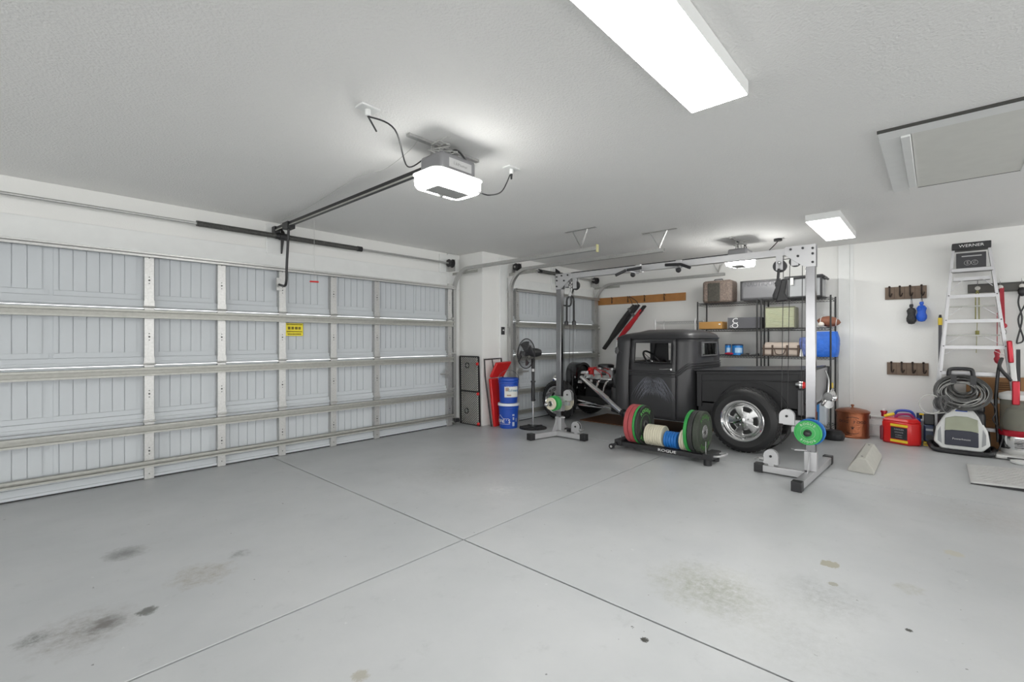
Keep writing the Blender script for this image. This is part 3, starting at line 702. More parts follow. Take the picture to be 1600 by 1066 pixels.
# wheels
def wheel(par, c, r, wd, rr0, side, name, slots=5):
    """c: centre of the outer face; side -1 faces -X"""
    t = MB(); d = -side; pr = []
    sh_ = wd * .16
    pr = [(rr0, .012), (rr0 + .02, .0), (rr0 + (r - rr0) * .55, -.008), (r - .035, .008), (r - .010, .032), (r, .055), (r + .002, wd / 2), (r, wd - .055), (r - .01, wd - .032), (r - .035, wd - .008), (rr0 + .03, wd), (rr0, wd - .01), (rr0, .012)]
    t.lathe(pr, c, (d, 0, 0), n=56)
    for k in range(40):      # tread blocks
        a = 2 * PI * k / 40
        for q in range(4):
            hh = .045 + (wd - .09) * (q + .5) / 4; w2 = (wd - .09) / 4 * .38; a2 = a + (q % 2) * PI / 40
            M = Matrix.Translation(V(c) + V((d * hh, 0, 0))) @ Matrix.Rotation(a2, 4, 'X')
            t.bb(-w2, w2, -.018 * r / .36, .018 * r / .36, r - .004, r + .006, M)
    ty = t.build('tire', rubber, par)
    w_ = MB(); R0 = rr0
    w_.lathe([(R0 + .012, .0), (R0 + .002, -.006), (R0 - .012, .004), (R0 - .02, .03), (R0 - .03, .055), (R0 - .045, .06), (R0 - .05, .05)], c, (d, 0, 0), n=48)
    w_.lathe([(R0 - .03, .055), (R0 - .03, wd * .8), (R0 - .035, wd * .8), (R0 - .035, .055)], c, (d, 0, 0), n=40)
    rim = w_.build('rim', chrome, par)
    f_ = MB()
    # spoke disc with slots: ring sectors
    dish = lambda q: .060 - .022 * math.cos((q / (R0 - .045)) * PI * .9) 
    N = 60
    rad = [0, .03, .055, R0 * .42, R0 * .50, R0 * .62, R0 * .70, R0 - .040]
    rows_ = []
    for q in rad: rows_.append([V(c) + V((d * (.052 if q < .03 else (.05 + .018 * (q / R0))), math.cos(2 * PI * k / N) * max(q, .001), math.sin(2 * PI * k / N) * max(q, .001))) for k in range(N)])
    def sk(i, j):
        ph = (j % (N // slots)); return i == 5 or i == 4 and 3 <= ph < 9 if False else (i in (4, 5) and 3 <= ph < 9)
    f_.grid(rows_, skip=sk, closed=True); f_.build('wheel_center', steel if slots == 5 else steel, rim, solid=.012)
    n_ = MB(); n_.lathe([(0, 0.02), (.028, .025), (.032, .05)], c, (d, 0, 0), n=20)
    for k in range(5):
        a = 2 * PI * k / 5 + .3; y_, z_ = math.cos(a) * .065, math.sin(a) * .065
        n_.cyl(V(c) + V((d * .03, y_, z_)), V(c) + V((d * .06, y_, z_)), .011, n=8)
        n_.bar(V(c) + V((d * .045, 0, 0)), V(c) + V((d * .05, math.cos(a + .6) * R0 * .5, math.sin(a + .6) * R0 * .5)), .02, .012, up=(1, 0, 0))
    n_.build('hub_cap', chrome, rim)
    MB().lathe([(0, .075), (R0 - .04, .075), (R0 - .04, .09), (0, .09)], c, (d, 0, 0), n=32).build('brake_drum', grime, rim)
def wheel_root(nm, c, *a):
    e = bpy.data.objects.new(nm, None); COL.objects.link(e); e.parent = T; e.location = V(c) - V(T.location); e.empty_display_size = .05
    WOFF[e.name] = V(c); wheel(e, c, *a); return e
def wheel_flat(c, *a): wheel(T, c, *a)
wheel_flat((5.755, 1.655, .372), .365, .31, .225, -1, 'rear')
wheel_flat((7.44, 1.655, .372), .365, .31, .225, 1, 'rear')
wheel_flat((6.10, 4.575, .325), .318, .17, .215, -1, 'front')
wheel_flat((2 * CX - 6.10, 4.575, .325), .318, .17, .215, 1, 'front')

# pickup bed
bx0, bx1, by0, by1 = 6.11, 2 * CX - 6.11, 1.09, 2.30
def bz(y): return .955 - (y - 1.09) * .045          # slight rake
bd = MB()
for x in (bx0, bx1 - .02):
    bd.prism([(by0, .50), (by1, .38), (by1, bz(by1)), (by0, bz(by0))], (x, 0, 0), (0, 1, 0), (0, 0, 1), (.02, 0, 0))
bd.bb(bx0, bx1, by1 - .02, by1, .38, bz(by1)).bb(bx0, bx1, by0, by1, .50, .52); bed = bd.build('pickup_bed', bedblack, T)
bs = MB(); 
for y in (by1 - .035, by0 + .03): bs.bb(bx0 - .015, bx0, y - .03, y + .03, .45, bz(y))
bs.bar((bx0 - .008, by0, bz(by0) - .02), (bx0 - .008, by1, bz(by1) - .02), .018, .035); bs.bar((bx0 - .004, by0 + .05, bz(by0) - .115), (bx0 - .004, by1 - .05, bz(by1) - .115), .012, .012)
bs.bar((bx0 - .004, by0 + .05, bz(by0) - .135), (bx0 - .004, by0 + .35, bz(by0) - .135), .012, .006)
bs.build('bed_rail', bedblack, bed, bev=.003)
fa = MB()
ac = arc((bx0 - .008, 1.655, .37), .43, 5, 175, 20, (0, 1, 0), (0, 0, 1)); fa.sweep(ac, [(-.006, -.012), (.006, -.012), (.006, .012), (-.006, .012)], up=(1, 0, 0)); fa.build('wheel_arch', bedblack, bed)
tw = MB(); tw.lathe([(.40, 0), (.41, 0), (.41, .25), (.40, .25)], (bx0 + .022, 1.655, .37), (1, 0, 0), n=32); tw.build('wheel_tub', grime, bed)
tc = MB(); tc.prism([(by0 - .015, bz(by0)), (by1 + .03, bz(by1)), (by1 + .03, bz(by1) + .012), (by0 - .015, bz(by0) + .012)], (bx0 - .012, 0, .005), (0, 1, 0), (0, 0, 1), (bx1 - bx0 + .024, 0, 0)); tc.build('tonneau_cover', tarp, T, bev=.004)
tg = MB(); tg.prism([(0, .56), (.015, .56), (.035, .955), (.02, .955)], (bx0 + .03, by0 - .03, 0), (0, -1, 0), (0, 0, 1), (bx1 - bx0 - .06, 0, 0)); tgo = tg.build('tailgate', mat('tailgate_silver', (.30, .30, .31), .3, .4), T, bev=.004)
ed = MB(); ed.bar((bx0, by0 - .02, .965), (bx1, by0 - .02, .965), .05, .025); ed.bar((bx1 - .02, by0 - .05, .58), (bx1 - .0, by0 - .07, .97), .03, .04, up=(0, 1, 0)); ed.build('tailgate_edge', black, tgo)
ed = MB(); ed.tube(smooth([(bx1 - .25, by0 - .07, .93), (bx1 - .2, by0 - .10, .8), (bx1 - .2, by0 - .09, .6)], 5), .010, 6); ed.build('tailgate_chain', chrome, tgo)
tl = MB(); c_ = V((6.065, 1.10, .80)); tl.lathe([(.0, 0), (.045, 0), (.05, .03), (.03, .07), (0, .08)], c_, (0, 1, 0), n=20); tlo = tl.build('taillight', chrome, T)
MB().lathe([(0, 0), (.042, 0), (.03, .02), (0, .025)], c_ + V((0, -.001, 0)), (0, -1, 0), n=20).build('taillight_lens', red, tlo)
MB().bb(6.05, 6.109, 1.10, 1.15, .46, .74).build('corner_post', mat('post_grey', (.10, .10, .105), .4), T, bev=.004)
hb = MB(); hb.cyl((bx1 - .25, by0 - .1, .60), (bx1 - .02, by0 - .1, .62), .05); hb.cyl((bx1 - .2, by0 - .1, .50), (bx1 - .08, by0 - .09, .50), .05); hb.tube([(bx1 - .3, by0 - .05, .5), (bx1 - .05, by0 - .12, .68)], .02, 8); hb.sph((bx1 - .12, by0 - .14, .58), .045)
hb.build('rear_fittings', chrome, T)
rp = MB(); rp.cyl((6.0 + .12, 1.15, .60), (6.12, 1.0, .60), .03); rp.build('exhaust_tip', darkmet, T)
tag(MB().bb(6.34, 7.2, 2.35, 4.28, .001, .012).build('floor_sheet', matb), 'thin brown sheet lying flat on the floor under the truck', 'board')  # thin brown slab just above the floor below the truck

# ------------------------------------------------------------------ cable crossover machine
def machine():
    r0 = thing('cable_machine', 'silver cable crossover gym machine with two posts and overhead beam before the truck', 'gym machine', (5.15, 2.33, 0))
    A, B = V((5.15, 3.80, 0)), V((5.14, .868, 0))
    top = 2.205
    for P_, s_, adj in ((A, -1, R(-12)), (B, 1, R(-2))):
        po = MB(); po.bb(P_.x - .032, P_.x + .032, P_.y - .04, P_.y + .04, .10, 2.0)
        ox = po.build('post', chrome if False else mat('chromed_post', (.30, .30, .31), .2, 1, noise=.12, nscale=6), r0, bev=.004)
        pl = MB(); L = .165
        for dx in (-.038, .034):
            pl.prism([(-.045, -.21), (.045, -.21), (.21, -.08), (.21, .0), (-.045, .0)], (P_.x + dx, P_.y, top), (0, s_, 0), (0, 0, 1), (.004, 0, 0))
        pl.build('gusset_plate', satin, r0, bev=.001)
        bo = MB()
        for a_, b_ in ((-.02, -.04), (-.02, -.17), (.06, -.03), (.16, -.03), (.10, -.10), (-.02, -.09)): bo.cyl((P_.x - .038, P_.y + s_ * a_, top + b_), (P_.x - .05, P_.y + s_ * a_, top + b_), .011, n=8)
        bo.build('bolt', darkmet, r0)
        # foot: long beam front to back, stub inwards
        d = V((math.cos(adj), math.sin(adj), 0)); f0 = V((P_.x, P_.y, .045)) - d * .47; f1 = V((P_.x, P_.y, .045)) + d * (.72 if s_ > 0 else .10)
        MB().bar(f0, f1, .075, .065).build('foot', satin, r0, bev=.004)
        e = V((P_.x - .06, P_.y, .045)); g_ = e + V((0, s_ * .40, 0)); MB().bar(e, g_, .065, .065).build('foot', satin, r0, bev=.004)
        for q, dd in ((f0, -d), (f1, d), (g_, V((0, s_, 0)))): MB().bar(q - dd * .01, q + dd * .07, .082, .085).build('foot_cap', black, r0, bev=.004)
        ba = MB(); ba.bb(P_.x - .042, P_.x + .042, P_.y - .05, P_.y + .05, .08, .26)
        ba.prism([(.05, 0), (.17, 0), (.05, .19)], (P_.x - .0, P_.y, .08), (-1, 0, 0), (0, 0, 1), (0, .006, 0)); ba.prism([(.05, 0), (.17, 0), (.05, .19)], (P_.x, P_.y, .08), (1, 0, 0), (0, 0, 1), (0, .006, 0))
        ba.build('base_bracket', satin, r0, bev=.003)
        sk = MB(); sk.bar((P_.x - .1, P_.y + s_ * .13, .275), (P_.x + .03, P_.y, .265), .05, .008); sk.build('foot_rest', satin, r0)
        # pulleys with tombstone covers
        for px, py, pz in ((P_.x - .06, P_.y + s_ * .185, .58), (P_.x - .07, P_.y + s_ * .32, .175)):
            tp_ = [(-.065, -.075), (.065, -.075)] + [(math.cos(R(k * 15)) * .065, math.sin(R(k * 15)) * .065) for k in range(13)]
            for dx in (-.024, .018):
                MB().prism(tp_, (px + dx, py, pz), (0, 1, 0), (0, 0, 1), (.005, 0, 0)).build('pulley_cover', satin, r0)
            MB().cyl((px - .016, py, pz), (px + .016, py, pz), .055, n=28).cyl((px - .032, py, pz), (px + .03, py, pz), .012, n=10).build('pulley', black, r0)
        br = MB(); br.bar((P_.x - .05, P_.y, .52), (P_.x - .05, P_.y + s_ * .22, .52), .03, .05); br.bar((P_.x - .07, P_.y + s_ * .32, .07), (P_.x - .07, P_.y + s_ * .32, .12), .03, .05, up=(0, 1, 0))
        br.build('pulley_arm', satin, r0)
        ca = MB(); ca.bb(P_.x - .045, P_.x + .045, P_.y - .055, P_.y + .055, .34, .52); ca.bar((P_.x, P_.y + s_ * .05, .45), (P_.x, P_.y + s_ * .16, .45), .05, .05)
        ca.build('carriage', satin, r0, bev=.004)
        MB().cyl((P_.x - .30 if s_ < 0 else P_.x - .20, P_.y, .455), (P_.x + (.24 if s_ < 0 else .1), P_.y, .455), .0125 if False else .014).build('plate_peg', steel, r0)
        MB().sph((P_.x - (.30 if s_ < 0 else .20), P_.y, .455), .028, (1, 1, 1)).build('peg_tip', black if s_ > 0 else steel, r0)
        # top pulley(s)
        for yy, rr2 in ((.13, .05), (.26, .06)):
            q = V((P_.x - .0, P_.y + s_ * yy, 2.03 if rr2 > .055 else 2.06))
            MB().cyl(q + V((-.018, 0, 0)), q + V((.018, 0, 0)), rr2, n=28).build('pulley', black, r0)
            MB().bb(q.x - .026, q.x - .020, q.y - .03, q.y + .03, q.z - .04, 2.13).bb(q.x + .020, q.x + .026, q.y - .03, q.y + .03, q.z - .04, 2.13).build('pulley_bracket', satin, r0)
        cb = MB()
        for yy, z0, z1 in ((.185, .58, 2.03), (.24, .3, 2.03), (.08, .52, 2.06)):
            cb.tube([(P_.x - .05 * (yy > .1), P_.y + s_ * yy, z0), (P_.x, P_.y + s_ * (yy - .01), z1)], .0032, 5)
        cb.tube([(P_.x, P_.y + s_ * .08, 2.10), (P_.x, P_.y + s_ * .26, 2.09)], .0032, 5)
        cb.build('cable', black, r0)
        sn = MB(); q = V((P_.x - .07, P_.y + s_ * .38, .14)); sn.tube([q, q + V((-.03, s_ * .03, 0)), q + V((-.03, s_ * .08, -.01)), q + V((0, s_ * .06, 0))], .005, 6, closed=True); sn.cyl(q + V((-.02, s_ * .0, .0)), q + V((-.02, s_ * .04, 0)), .018, n=10)
        sn.build('carabiner', steel, r0)
    bm_ = MB(); bm_.bb(5.115, 5.175, B.y + .12, A.y - .12, 2.125, 2.195); bm_.build('top_beam', satin, r0, bev=.003)
    for yc, s_ in ((2.13, -1), (2.62, 1)):
        gp = MB(); x = 5.10; e0 = V((x - .10, yc + s_ * -.10, 2.145)); e1 = V((x - .13, yc + s_ * .07, 2.13)); e2 = V((x - .17, yc + s_ * .20, 2.075))
        gp.cyl(e0, e1, .017, n=12); gp.cyl(e1 + V((0, s_ * .01, 0)), e2, .017, n=12); gp.sph((x - .06, yc + s_ * .03, 2.08), .03); gp.build('pull_up_grip', black, r0)
        MB().tube([(5.12, yc, 2.11), (5.05, yc, 2.10), e1], .013, 8).bb(5.105, 5.185, yc - .03, yc + .03, 2.118, 2.202).build('grip_bracket', satin, r0)
    return r0, A, B
mc, PA, PB = machine()
# rope attachment, hanging handle
rp = thing('rope_handle', 'black braided tricep rope hanging from the far post of the gym machine', 'rope handle', pX(890, 440, 5.08))
q0 = pX(891, 447, 5.08); q1 = pX(891, 461, 5.08)
mm = MB(); mm.tube(smooth([q1 + V((0, .0, .0)), q1 + V((0, .05, -.05)), q1 + V((0, .055, -.15)), q1 + V((0, .06, -.36))], 8), .013, 8); mm.tube(smooth([q1, q1 + V((0, -.05, -.05)), q1 + V((0, -.055, -.15)), q1 + V((0, -.06, -.36))], 8), .013, 8)
for s_ in (1, -1):
    for k in range(16): mm.sph(q1 + V((0, s_ * .057, -.09 - k * .018)), .0165, (1, 1, .6), 10)
mm.build('rope', black, rp)
for s_ in (1, -1): MB().lathe([(0, -.03), (.028, -.03), (.028, .015), (.016, .03), (0, .03)], q1 + V((0, s_ * .06, -.37)), (0, 0, 1), n=16).build('stopper', black, rp)
mm = MB(); mm.tube(arc(q0 + V((0, 0, .04)), .022, 0, 360, 14, (0, 1, 0), (0, 0, 1))[:-1], .005, 6, closed=True); mm.tube(arc(q0 + V((0, 0, -.01)), .020, 0, 360, 14, (1, 0, 0), (0, 0, 1))[:-1], .005, 6, closed=True); mm.lathe([(0, -.05), (.026, -.05), (.02, 0), (0, .0)], q1 + V((0, 0, .03)), (0, 0, 1), n=14); mm.tube([q0 + V((0, 0, .06)), (5.12, q0.y, 2.02)], .004, 5)
mm.build('clip', chrome, rp)
q0 = pX(1217, 412, 5.08)
hs = thing('stirrup_handle', 'black strap handle hanging from the near post of the gym machine', 'handle', q0)
mm = MB(); mm.tube([q0, q0 + V((0, 0, -.05))], .006, 6); mm.sph(q0 + V((0, 0, .01)), .016); mm.build('clip', chrome, hs)
MB().cyl(q0 + V((0, 0, -.05)), q0 + V((0, .01, -.17)), .012).build('strap', black, hs)
MB().prism([(-.0, .0), (.05, -.01), (.03, -.14), (.06, -.21), (-.05, -.22), (-.02, -.1)], q0 + V((0, -.02, -.15)), (0, -1, 0), (0, 0, 1), (.03, 0, 0)).build('grip', black, hs, bev=.01)

def disc(name, label, c, ax, r, t, m, txt=None, tm=None, group=None, hub=steel, hubr=.03, lip=.02, word='ROGUE'):
    root = thing(name, label, 'weight plate', V(c) + V((0, 0, -r)), group)
    ax = V(ax).normalized(); d = MB()
    d.lathe([(hubr * .8, -t / 2), (r - lip * 1.3, -t / 2 + .006), (r - lip, -t / 2), (r - .004, -t / 2), (r, -t / 2 + .004), (r, t / 2 - .004), (r - .004, t / 2), (r - lip, t / 2), (r - lip * 1.3, t / 2 - .006), (hubr * .8, t / 2)], c, ax, n=56)
    d.build('disc', m, root)
    e_ = .0012; h_ = MB(); h_.lathe([(.026, -t / 2 - e_), (hubr, -t / 2 - e_), (hubr + .004, -t / 2 + .002), (hubr + .004, t / 2 - .002), (hubr, t / 2 + e_), (.026, t / 2 + e_), (.026, -t / 2 - e_)], c, ax, n=28); h_.build('hub', hub, root)
    if txt:
        x = V((0, 0, 1)).cross(ax).normalized()       # right, seen from the ax side
        up = V((0, 0, 1)); tx = MB(); rt = r * .74; fs = r * .28
        for wtxt, a0 in ((word, 90), (word, 270)):
            for k, chh in enumerate(wtxt):
                a = R(a0 - (k - (len(wtxt) - 1) / 2) * 19)
                rad = x * math.cos(a) + up * math.sin(a); tang = x * math.sin(a) - up * math.cos(a)
                tx.text(chh, fs, V(c) + ax * (t / 2 - .003) + rad * rt, tang, rad, .004)
        tx.tube([V(c) + ax * (t / 2 - .004) + (x * math.cos(q * PI / 20) + up * math.sin(q * PI / 20)) * r * .52 for q in range(40)], .002, 4, closed=True)
        tx.build('lettering', tm, root)
    return root
# plates parked on the machine
disc('weight_plate', 'green training plate with pale lettering on the near post peg of the gym machine', (PB.x - .145, PB.y, .455), (-1, 0, 0), .112, .028, mat('bright_green_rubber', (.05, .42, .10), .4), True, mat('pale_lettering', (.62, .72, .60), .5), hub=black, lip=.012)
disc('weight_plate', 'blue plate behind the green plate on the near gym post', (PB.x - .10, PB.y - .012, .46), (-1, 0, 0), .12, .03, bluep, lip=.012)
disc('weight_plate', 'small cream plate at the tip of the far gym post peg', (PA.x - .20, PA.y, .455), (-1, 0, 0), .082, .03, cream, hub=steel, hubr=.035, lip=.012)
disc('weight_plate', 'small green plate behind the cream one on the far gym post', (PA.x - .12, PA.y, .455), (-1, 0, 0), .10, .07, mat('bright_green_rubber', (.05, .42, .10), .4), lip=.012)
disc('weight_plate', 'larger cream plate on the truck side of the far gym post', (PA.x + .14, PA.y, .455), (-1, 0, 0), .125, .03, cream, lip=.012)

# ------------------------------------------------------------------ plate cart
K = thing('plate_cart', 'low black rolling bumper plate rack with white lettering on the front rail', 'weight rack', (5.08, 2.3, 0))
def rail(x, nm='rail'): return MB().bar((x, 2.82, .075), (x, 1.72, .075), .038, .05).build(nm, black, K, bev=.004)
rail(4.985); rail(5.19)
rail_txt = MB(); rail_txt.text('ROGUE', .042, (4.964, 2.20, .077), (0, -1, 0), (0, 0, 1), .003, sx=1.5); rail_txt.build('lettering', txtw, K)
MB().bar((4.95, 2.80, .085), (5.23, 2.80, .085), .09, .07, ).build('end_plate', black, K, bev=.004)
MB().bar((4.95, 1.76, .085), (5.23, 1.76, .085), .10, .06).build('end_plate', black, K, bev=.004)
for x in (4.93, 5.25):
    c = MB(); c.cyl((x - .015, 2.87, .035), (x + .015, 2.87, .035), .032, n=24); c.build('wheel', black, K)
    MB().cyl((x - .018, 2.87, .035), (x + .018, 2.87, .035), .014, n=14).build('wheel_hub', silver, K)
    MB().bar((x, 2.87, .04), (x, 2.80, .08), .02, .03).build('wheel_fork', black, K)
for x in (4.97, 5.2): MB().cyl((x, 1.76, 0), (x, 1.76, .06), .04).build('rubber_foot', black, K)
hh = MB(); hh.tube(smooth([(5.0, 1.72, .09), (5.0, 1.66, .10), (5.04, 1.62, .11), (5.14, 1.62, .11), (5.18, 1.66, .10), (5.18, 1.72, .09)], 4), .011, 8); hh.build('pull_handle', satin, K)
hh = MB()
for y in (2.80, 2.42, 1.97): 
    hh.tube([(5.04, y - (.0 if y > 2.5 else 0.0), .09), (5.04, y, .16)], .006, 6)
hh.tube([(4.99, 1.785, .10), (4.985, 1.785, .24)], .006, 6); hh.build('divider_rod', steel, K)
zc = .09 + .225; 
grp = None
disc('bumper_plate', 'dull red bumper plate at the outer left end of the floor rack', (5.085, 2.655, zc + .002), (0, -1, 0), .225, .050, redd, lip=.03)
disc('bumper_plate', 'second dull red bumper plate, between the outer red and the green one', (5.085, 2.598, zc + .002), (0, -1, 0), .225, .050, redd, lip=.03)
disc('bumper_plate', 'black faced bumper plate with green rim lettering beside the two red ones', (5.085, 2.524, zc + .002), (0, -1, 0), .225, .030, plateb, True, lgreen, lip=.03, hubr=.05)
disc('bumper_plate', 'green rimmed bumper plate innermost of the left stack on the rack', (5.085, 2.556, zc + .002), (0, -1, 0), .226, .026, green, lip=.03)
disc('bumper_plate', 'green bumper plate innermost of the right stack on the rack', (5.085, 1.965, zc + .002), (0, -1, 0), .225, .035, green, lip=.03)
disc('bumper_plate', 'plain black bumper plate in the middle of the right stack on the rack', (5.085, 1.915, zc + .002), (0, -1, 0), .225, .050, plateb, lip=.03)
disc('bumper_plate', 'speckled black bumper plate with wide silver hub at the right end of the rack', (5.085, 1.855, zc + .002), (0, -1, 0), .225, .055, mat('speckled_black_rubber', (.045, .055, .04), .55, noise=.9, nscale=180), True, mat('dull_green_lettering', (.07, .20, .05), .5), lip=.03, hubr=.075)
def small(n_, y0, dy, r, m, label, group):
    first = None
    for k in range(n_):
        if first is None: first = disc('change_plate', label, (5.085, y0, .094 + r), (0, -1, 0), r, dy * .93, m, group=group, lip=.008); o_ = first
        else: o_ = copy_tree(first)
        o_.location = (5.085, y0 - k * dy, .094)
small(8, 2.470, .0265, .118, cream, 'one of eight thin cream plates packed left of the blue ones on the rack', 'cream change plates on the left of the rack')
small(5, 2.245, .030, .092, bluep, 'one of five thin blue plates in the middle of the rack', 'blue change plates on the rack')
small(3, 2.062, .027, .112, cream, 'one of three cream plates between the blue and the green ones', 'cream change plates on the right of the rack')
# ------------------------------------------------------------------ things beside the pier
def lerp(a, b, t): return a + (b - a) * t
bl, brr = fl(726, 660), fl(757, 665)
tl_ = V((bl.x + .07, bl.y + .02, 1.05)); tr__ = V((brr.x + .05, brr.y + .03, 1.05))
# keep it in front of the pier's side face
for p in (bl, brr, tl_, tr__): p.x = min(p.x, 4.885)
rm = thing('mesh_carrier', 'black framed steel mesh panel leaning on the side of the wall pier', 'mesh panel', (bl + brr) / 2)
m_ = MB()
for a, b in ((bl, tl_), (brr, tr__), (bl, brr), (tl_, tr__), (lerp(bl, tl_, .49), lerp(brr, tr__, .49))): m_.bar(a, b, .02, .022, up=(1, 0, 0))
m_.build('frame', darkmet, rm)
m_ = MB(); nn = 12
for k in range(nn + 14):
    pass
W_, H_ = 10, 30
for k in range(-H_, W_):      # diagonal strands, one woven sheet
    for s_ in (1, -1):
        pts = []
        for q in range(H_ + 1):
            a = k + q * .999 if s_ > 0 else (W_ - k) - q * .999
            if 0 <= a <= W_: pts.append(lerp(lerp(bl, brr, a / W_), lerp(tl_, tr__, a / W_), q / H_))
        if len(pts) > 1: m_.bar(pts[0], pts[-1], .005, .004, up=(1, 0, 0))
m_.build('mesh', mat('mesh_wire', (.055, .055, .05), .5, .4), rm)
for u, v in ((730, 571), (729, 642)): MB().tube(arc(pX(u, v, 4.82), .04, 0, 360, 12, (0, 1, 0), (0, 0, 1))[:-1], .006, 6, closed=True).build('ring_latch', darkmet, rm)
for p in (lerp(brr, tr__, .9), lerp(brr, tr__, .47), lerp(brr, tr__, .04)): MB().cyl(p + V((-.03, -.03, 0)), p + V((-.05, .0, 0)), .022, n=8).build('reflector', red, rm)
rc_ = thing('creeper_seat', 'bent bright red plastic seat with black frame leaning by the blue buckets', 'creeper', fl(778, 666))
o_ = fl(772, 668); Yc = o_.y + .06
def yp(u, v, Y=None): return pY(u, v, Y or Yc)
m_ = MB(); A_ = [yp(770, 667), yp(787, 662), yp(783, 590, Yc + .06), yp(763, 592, Yc + .06)]
def slab(m, Q, t):
    Q = [V(q) for q in Q]; nrm = (Q[1] - Q[0]).cross(Q[3] - Q[0]).normalized() * t
    a = [m.bm.verts.new(q) for q in Q]; b = [m.bm.verts.new(q + nrm) for q in Q]; m._cap(a, b)
slab(m_, A_, .05); m_.build('lower_pad', red, rc_, bev=.012)
m_ = MB(); slab(m_, [yp(764, 589, Yc + .06), yp(784, 587, Yc + .06), yp(797, 564, Yc - .03), yp(774, 566, Yc - .03)], .045); m_.build('upper_pad', red, rc_, bev=.012)
m_ = MB(); m_.tube([yp(768, 668, Yc + .02), yp(758, 588, Yc + .08), yp(757, 562, Yc + .1), yp(783, 560, Yc + .1), yp(788, 610, Yc + .08)], .012, 8); m_.tube([yp(769, 562, Yc + .1), yp(771, 575, Yc + .1)], .008, 6); m_.build('frame', black, rc_)

def bucket(label, c, z, txt, lid, bail):
    root = thing('bucket', label, 'bucket', (c.x, c.y, z), None); m_ = MB()
    m_.lathe([(0, 0), (.128, 0), (.132, .005), (.146, .29), (.152, .295), (.152, .315), (.147, .32), (.152, .33), (.152, .35), (.148, .365), (.142, .365), (.13, .02), (0, .015)], (c.x, c.y, z), n=40); m_.build('body', blue, root)
    if lid: MB().lathe([(0, .372), (.155, .372), (.160, .365), (.160, .335), (.156, .335)], (c.x, c.y, z), n=40).build('lid', mat('white_lid', (.75, .78, .82), .4), root)
    if bail:
        hb = MB(); U_ = V((st, -ct, 0)); hb.tube([V((c.x, c.y, z + .33)) + U_ * math.cos(R(a)) * .155 + V((ct, st, 0)) * .03 + V((0, 0, math.sin(R(a)) * .15)) for a in range(0, 181, 12)], .003, 5); hb.build('bail_handle', steel, root)
    return root
bc = fl(801, 671) + V((.075, .15, 0))
bk1 = bucket('blue bucket with white lid and a house logo, bottom of the two stacked', bc, 0, 0, True, False)
bk2 = bucket('blue bucket with white paper label and wire handle, stacked on the lidded one', bc, .374, 0, False, True)
def wrap(m, c, r, z0, z1, a0, a1, n=8, dr=.002):
    P = [[V((c.x + math.cos(R(lerp(a0, a1, k / n))) * (r + dr), c.y + math.sin(R(lerp(a0, a1, k / n))) * (r + dr), z)) for k in range(n + 1)] for z in (z0, z1)]
    m.grid(P)
def wrap_text(m, s, c, r, z, ac, size, step, dr=.003):
    for k, ch in enumerate(s):
        a = R(ac + (k - (len(s) - 1) / 2) * step); n_ = V((math.cos(a), math.sin(a), 0)); m.text(ch, size, V((c.x, c.y, z)) + n_ * (r + dr), (-n_.y, n_.x, 0), (0, 0, 1), .002)
cam_a = math.degrees(math.atan2(-bc.y, -bc.x))
m_ = MB(); wrap(m_, bc, .143, .374 + .09, .374 + .26, cam_a - 25, cam_a + 65, dr=.001); lb_ = m_.build('paper_label', mat('paper_label', (.72, .72, .68), .6), bk2)
m_ = MB(); wrap_text(m_, 'Culinary', bc, .144, .374 + .19, cam_a + 30, .05, 8); m_.build('label_script', mat('teal_print', (.05, .25, .40), .6), lb_)
m_ = MB(); wrap(m_, bc, .145, .374 + .18, .374 + .23, cam_a - 18, cam_a + 2, dr=.001); wrap(m_, bc, .145, .374 + .11, .374 + .13, cam_a - 10, cam_a + 15, dr=.001); m_.build('label_picture', mat('warm_print', (.42, .30, .22), .6), lb_)
m_ = MB(); wrap_text(m_, "LOWE'S", bc, .141, .11, cam_a - 38, .075, 17); lg = m_.build('logo_lettering', txtw, bk1)
m_ = MB()
for a0, z0, a1, z1 in ((-85, .15, -60, .20), (-60, .20, -35, .15), (-35, .15, 2, .15), (2, .15, 6, .07), (6, .07, -85, .07)):
    pts = [V((bc.x + math.cos(R(cam_a + lerp(a0, a1, k / 5))) * .143, bc.y + math.sin(R(cam_a + lerp(a0, a1, k / 5))) * .143, lerp(z0, z1, k / 5))) for k in range(6)]
    m_.tube(pts, .0025, 4)
m_.build('logo_outline', txtw, bk1)
m_ = MB()
for a_, w_, z0, z1 in ((30, 14, .19, .215), (30, 10, .13, .17), (30, 14, .04, .10), (50, 6, .10, .15)): wrap(m_, bc, .141, z0, z1, cam_a + a_ - w_ / 2, cam_a + a_ + w_ / 2, 3)
m_.build('printed_notice', mat('pale_print', (.45, .5, .62), .6), bk1)

fp = fl(833, 669)
FN = thing('pedestal_fan', 'black pedestal fan with chrome pole standing beside the stacked blue buckets', 'fan', fp)
m_ = MB(); m_.lathe([(0, .03), (.05, .03), (.06, .018), (.185, .018), (.20, .010), (.205, 0), (.19, .0), (.19, .01), (0, .01)], fp, n=48)
for k in range(6): a = R(60 * k); m_.bar(fp + V((0, 0, .02)), fp + V((math.cos(a) * .2, math.sin(a) * .2, .018)), .03, .01)
m_.build('base', black, FN)
MB().cyl(fp + V((0, 0, .02)), fp + V((0, 0, .45)), .013).build('lower_pole', chrome, FN)
m_ = MB(); m_.cyl(fp + V((0, 0, .40)), fp + V((0, 0, .68)), .030, .026); m_.cyl(fp + V((0, 0, .68)), fp + V((0, 0, .70)), .036); m_.cyl(fp + V((0, 0, .70)), fp + V((0, 0, 1.03)), .022, .03); m_.cyl(fp + V((0, 0, .42)), fp + V((.0, -.04, .42)), .01); m_.build('column', black, FN)
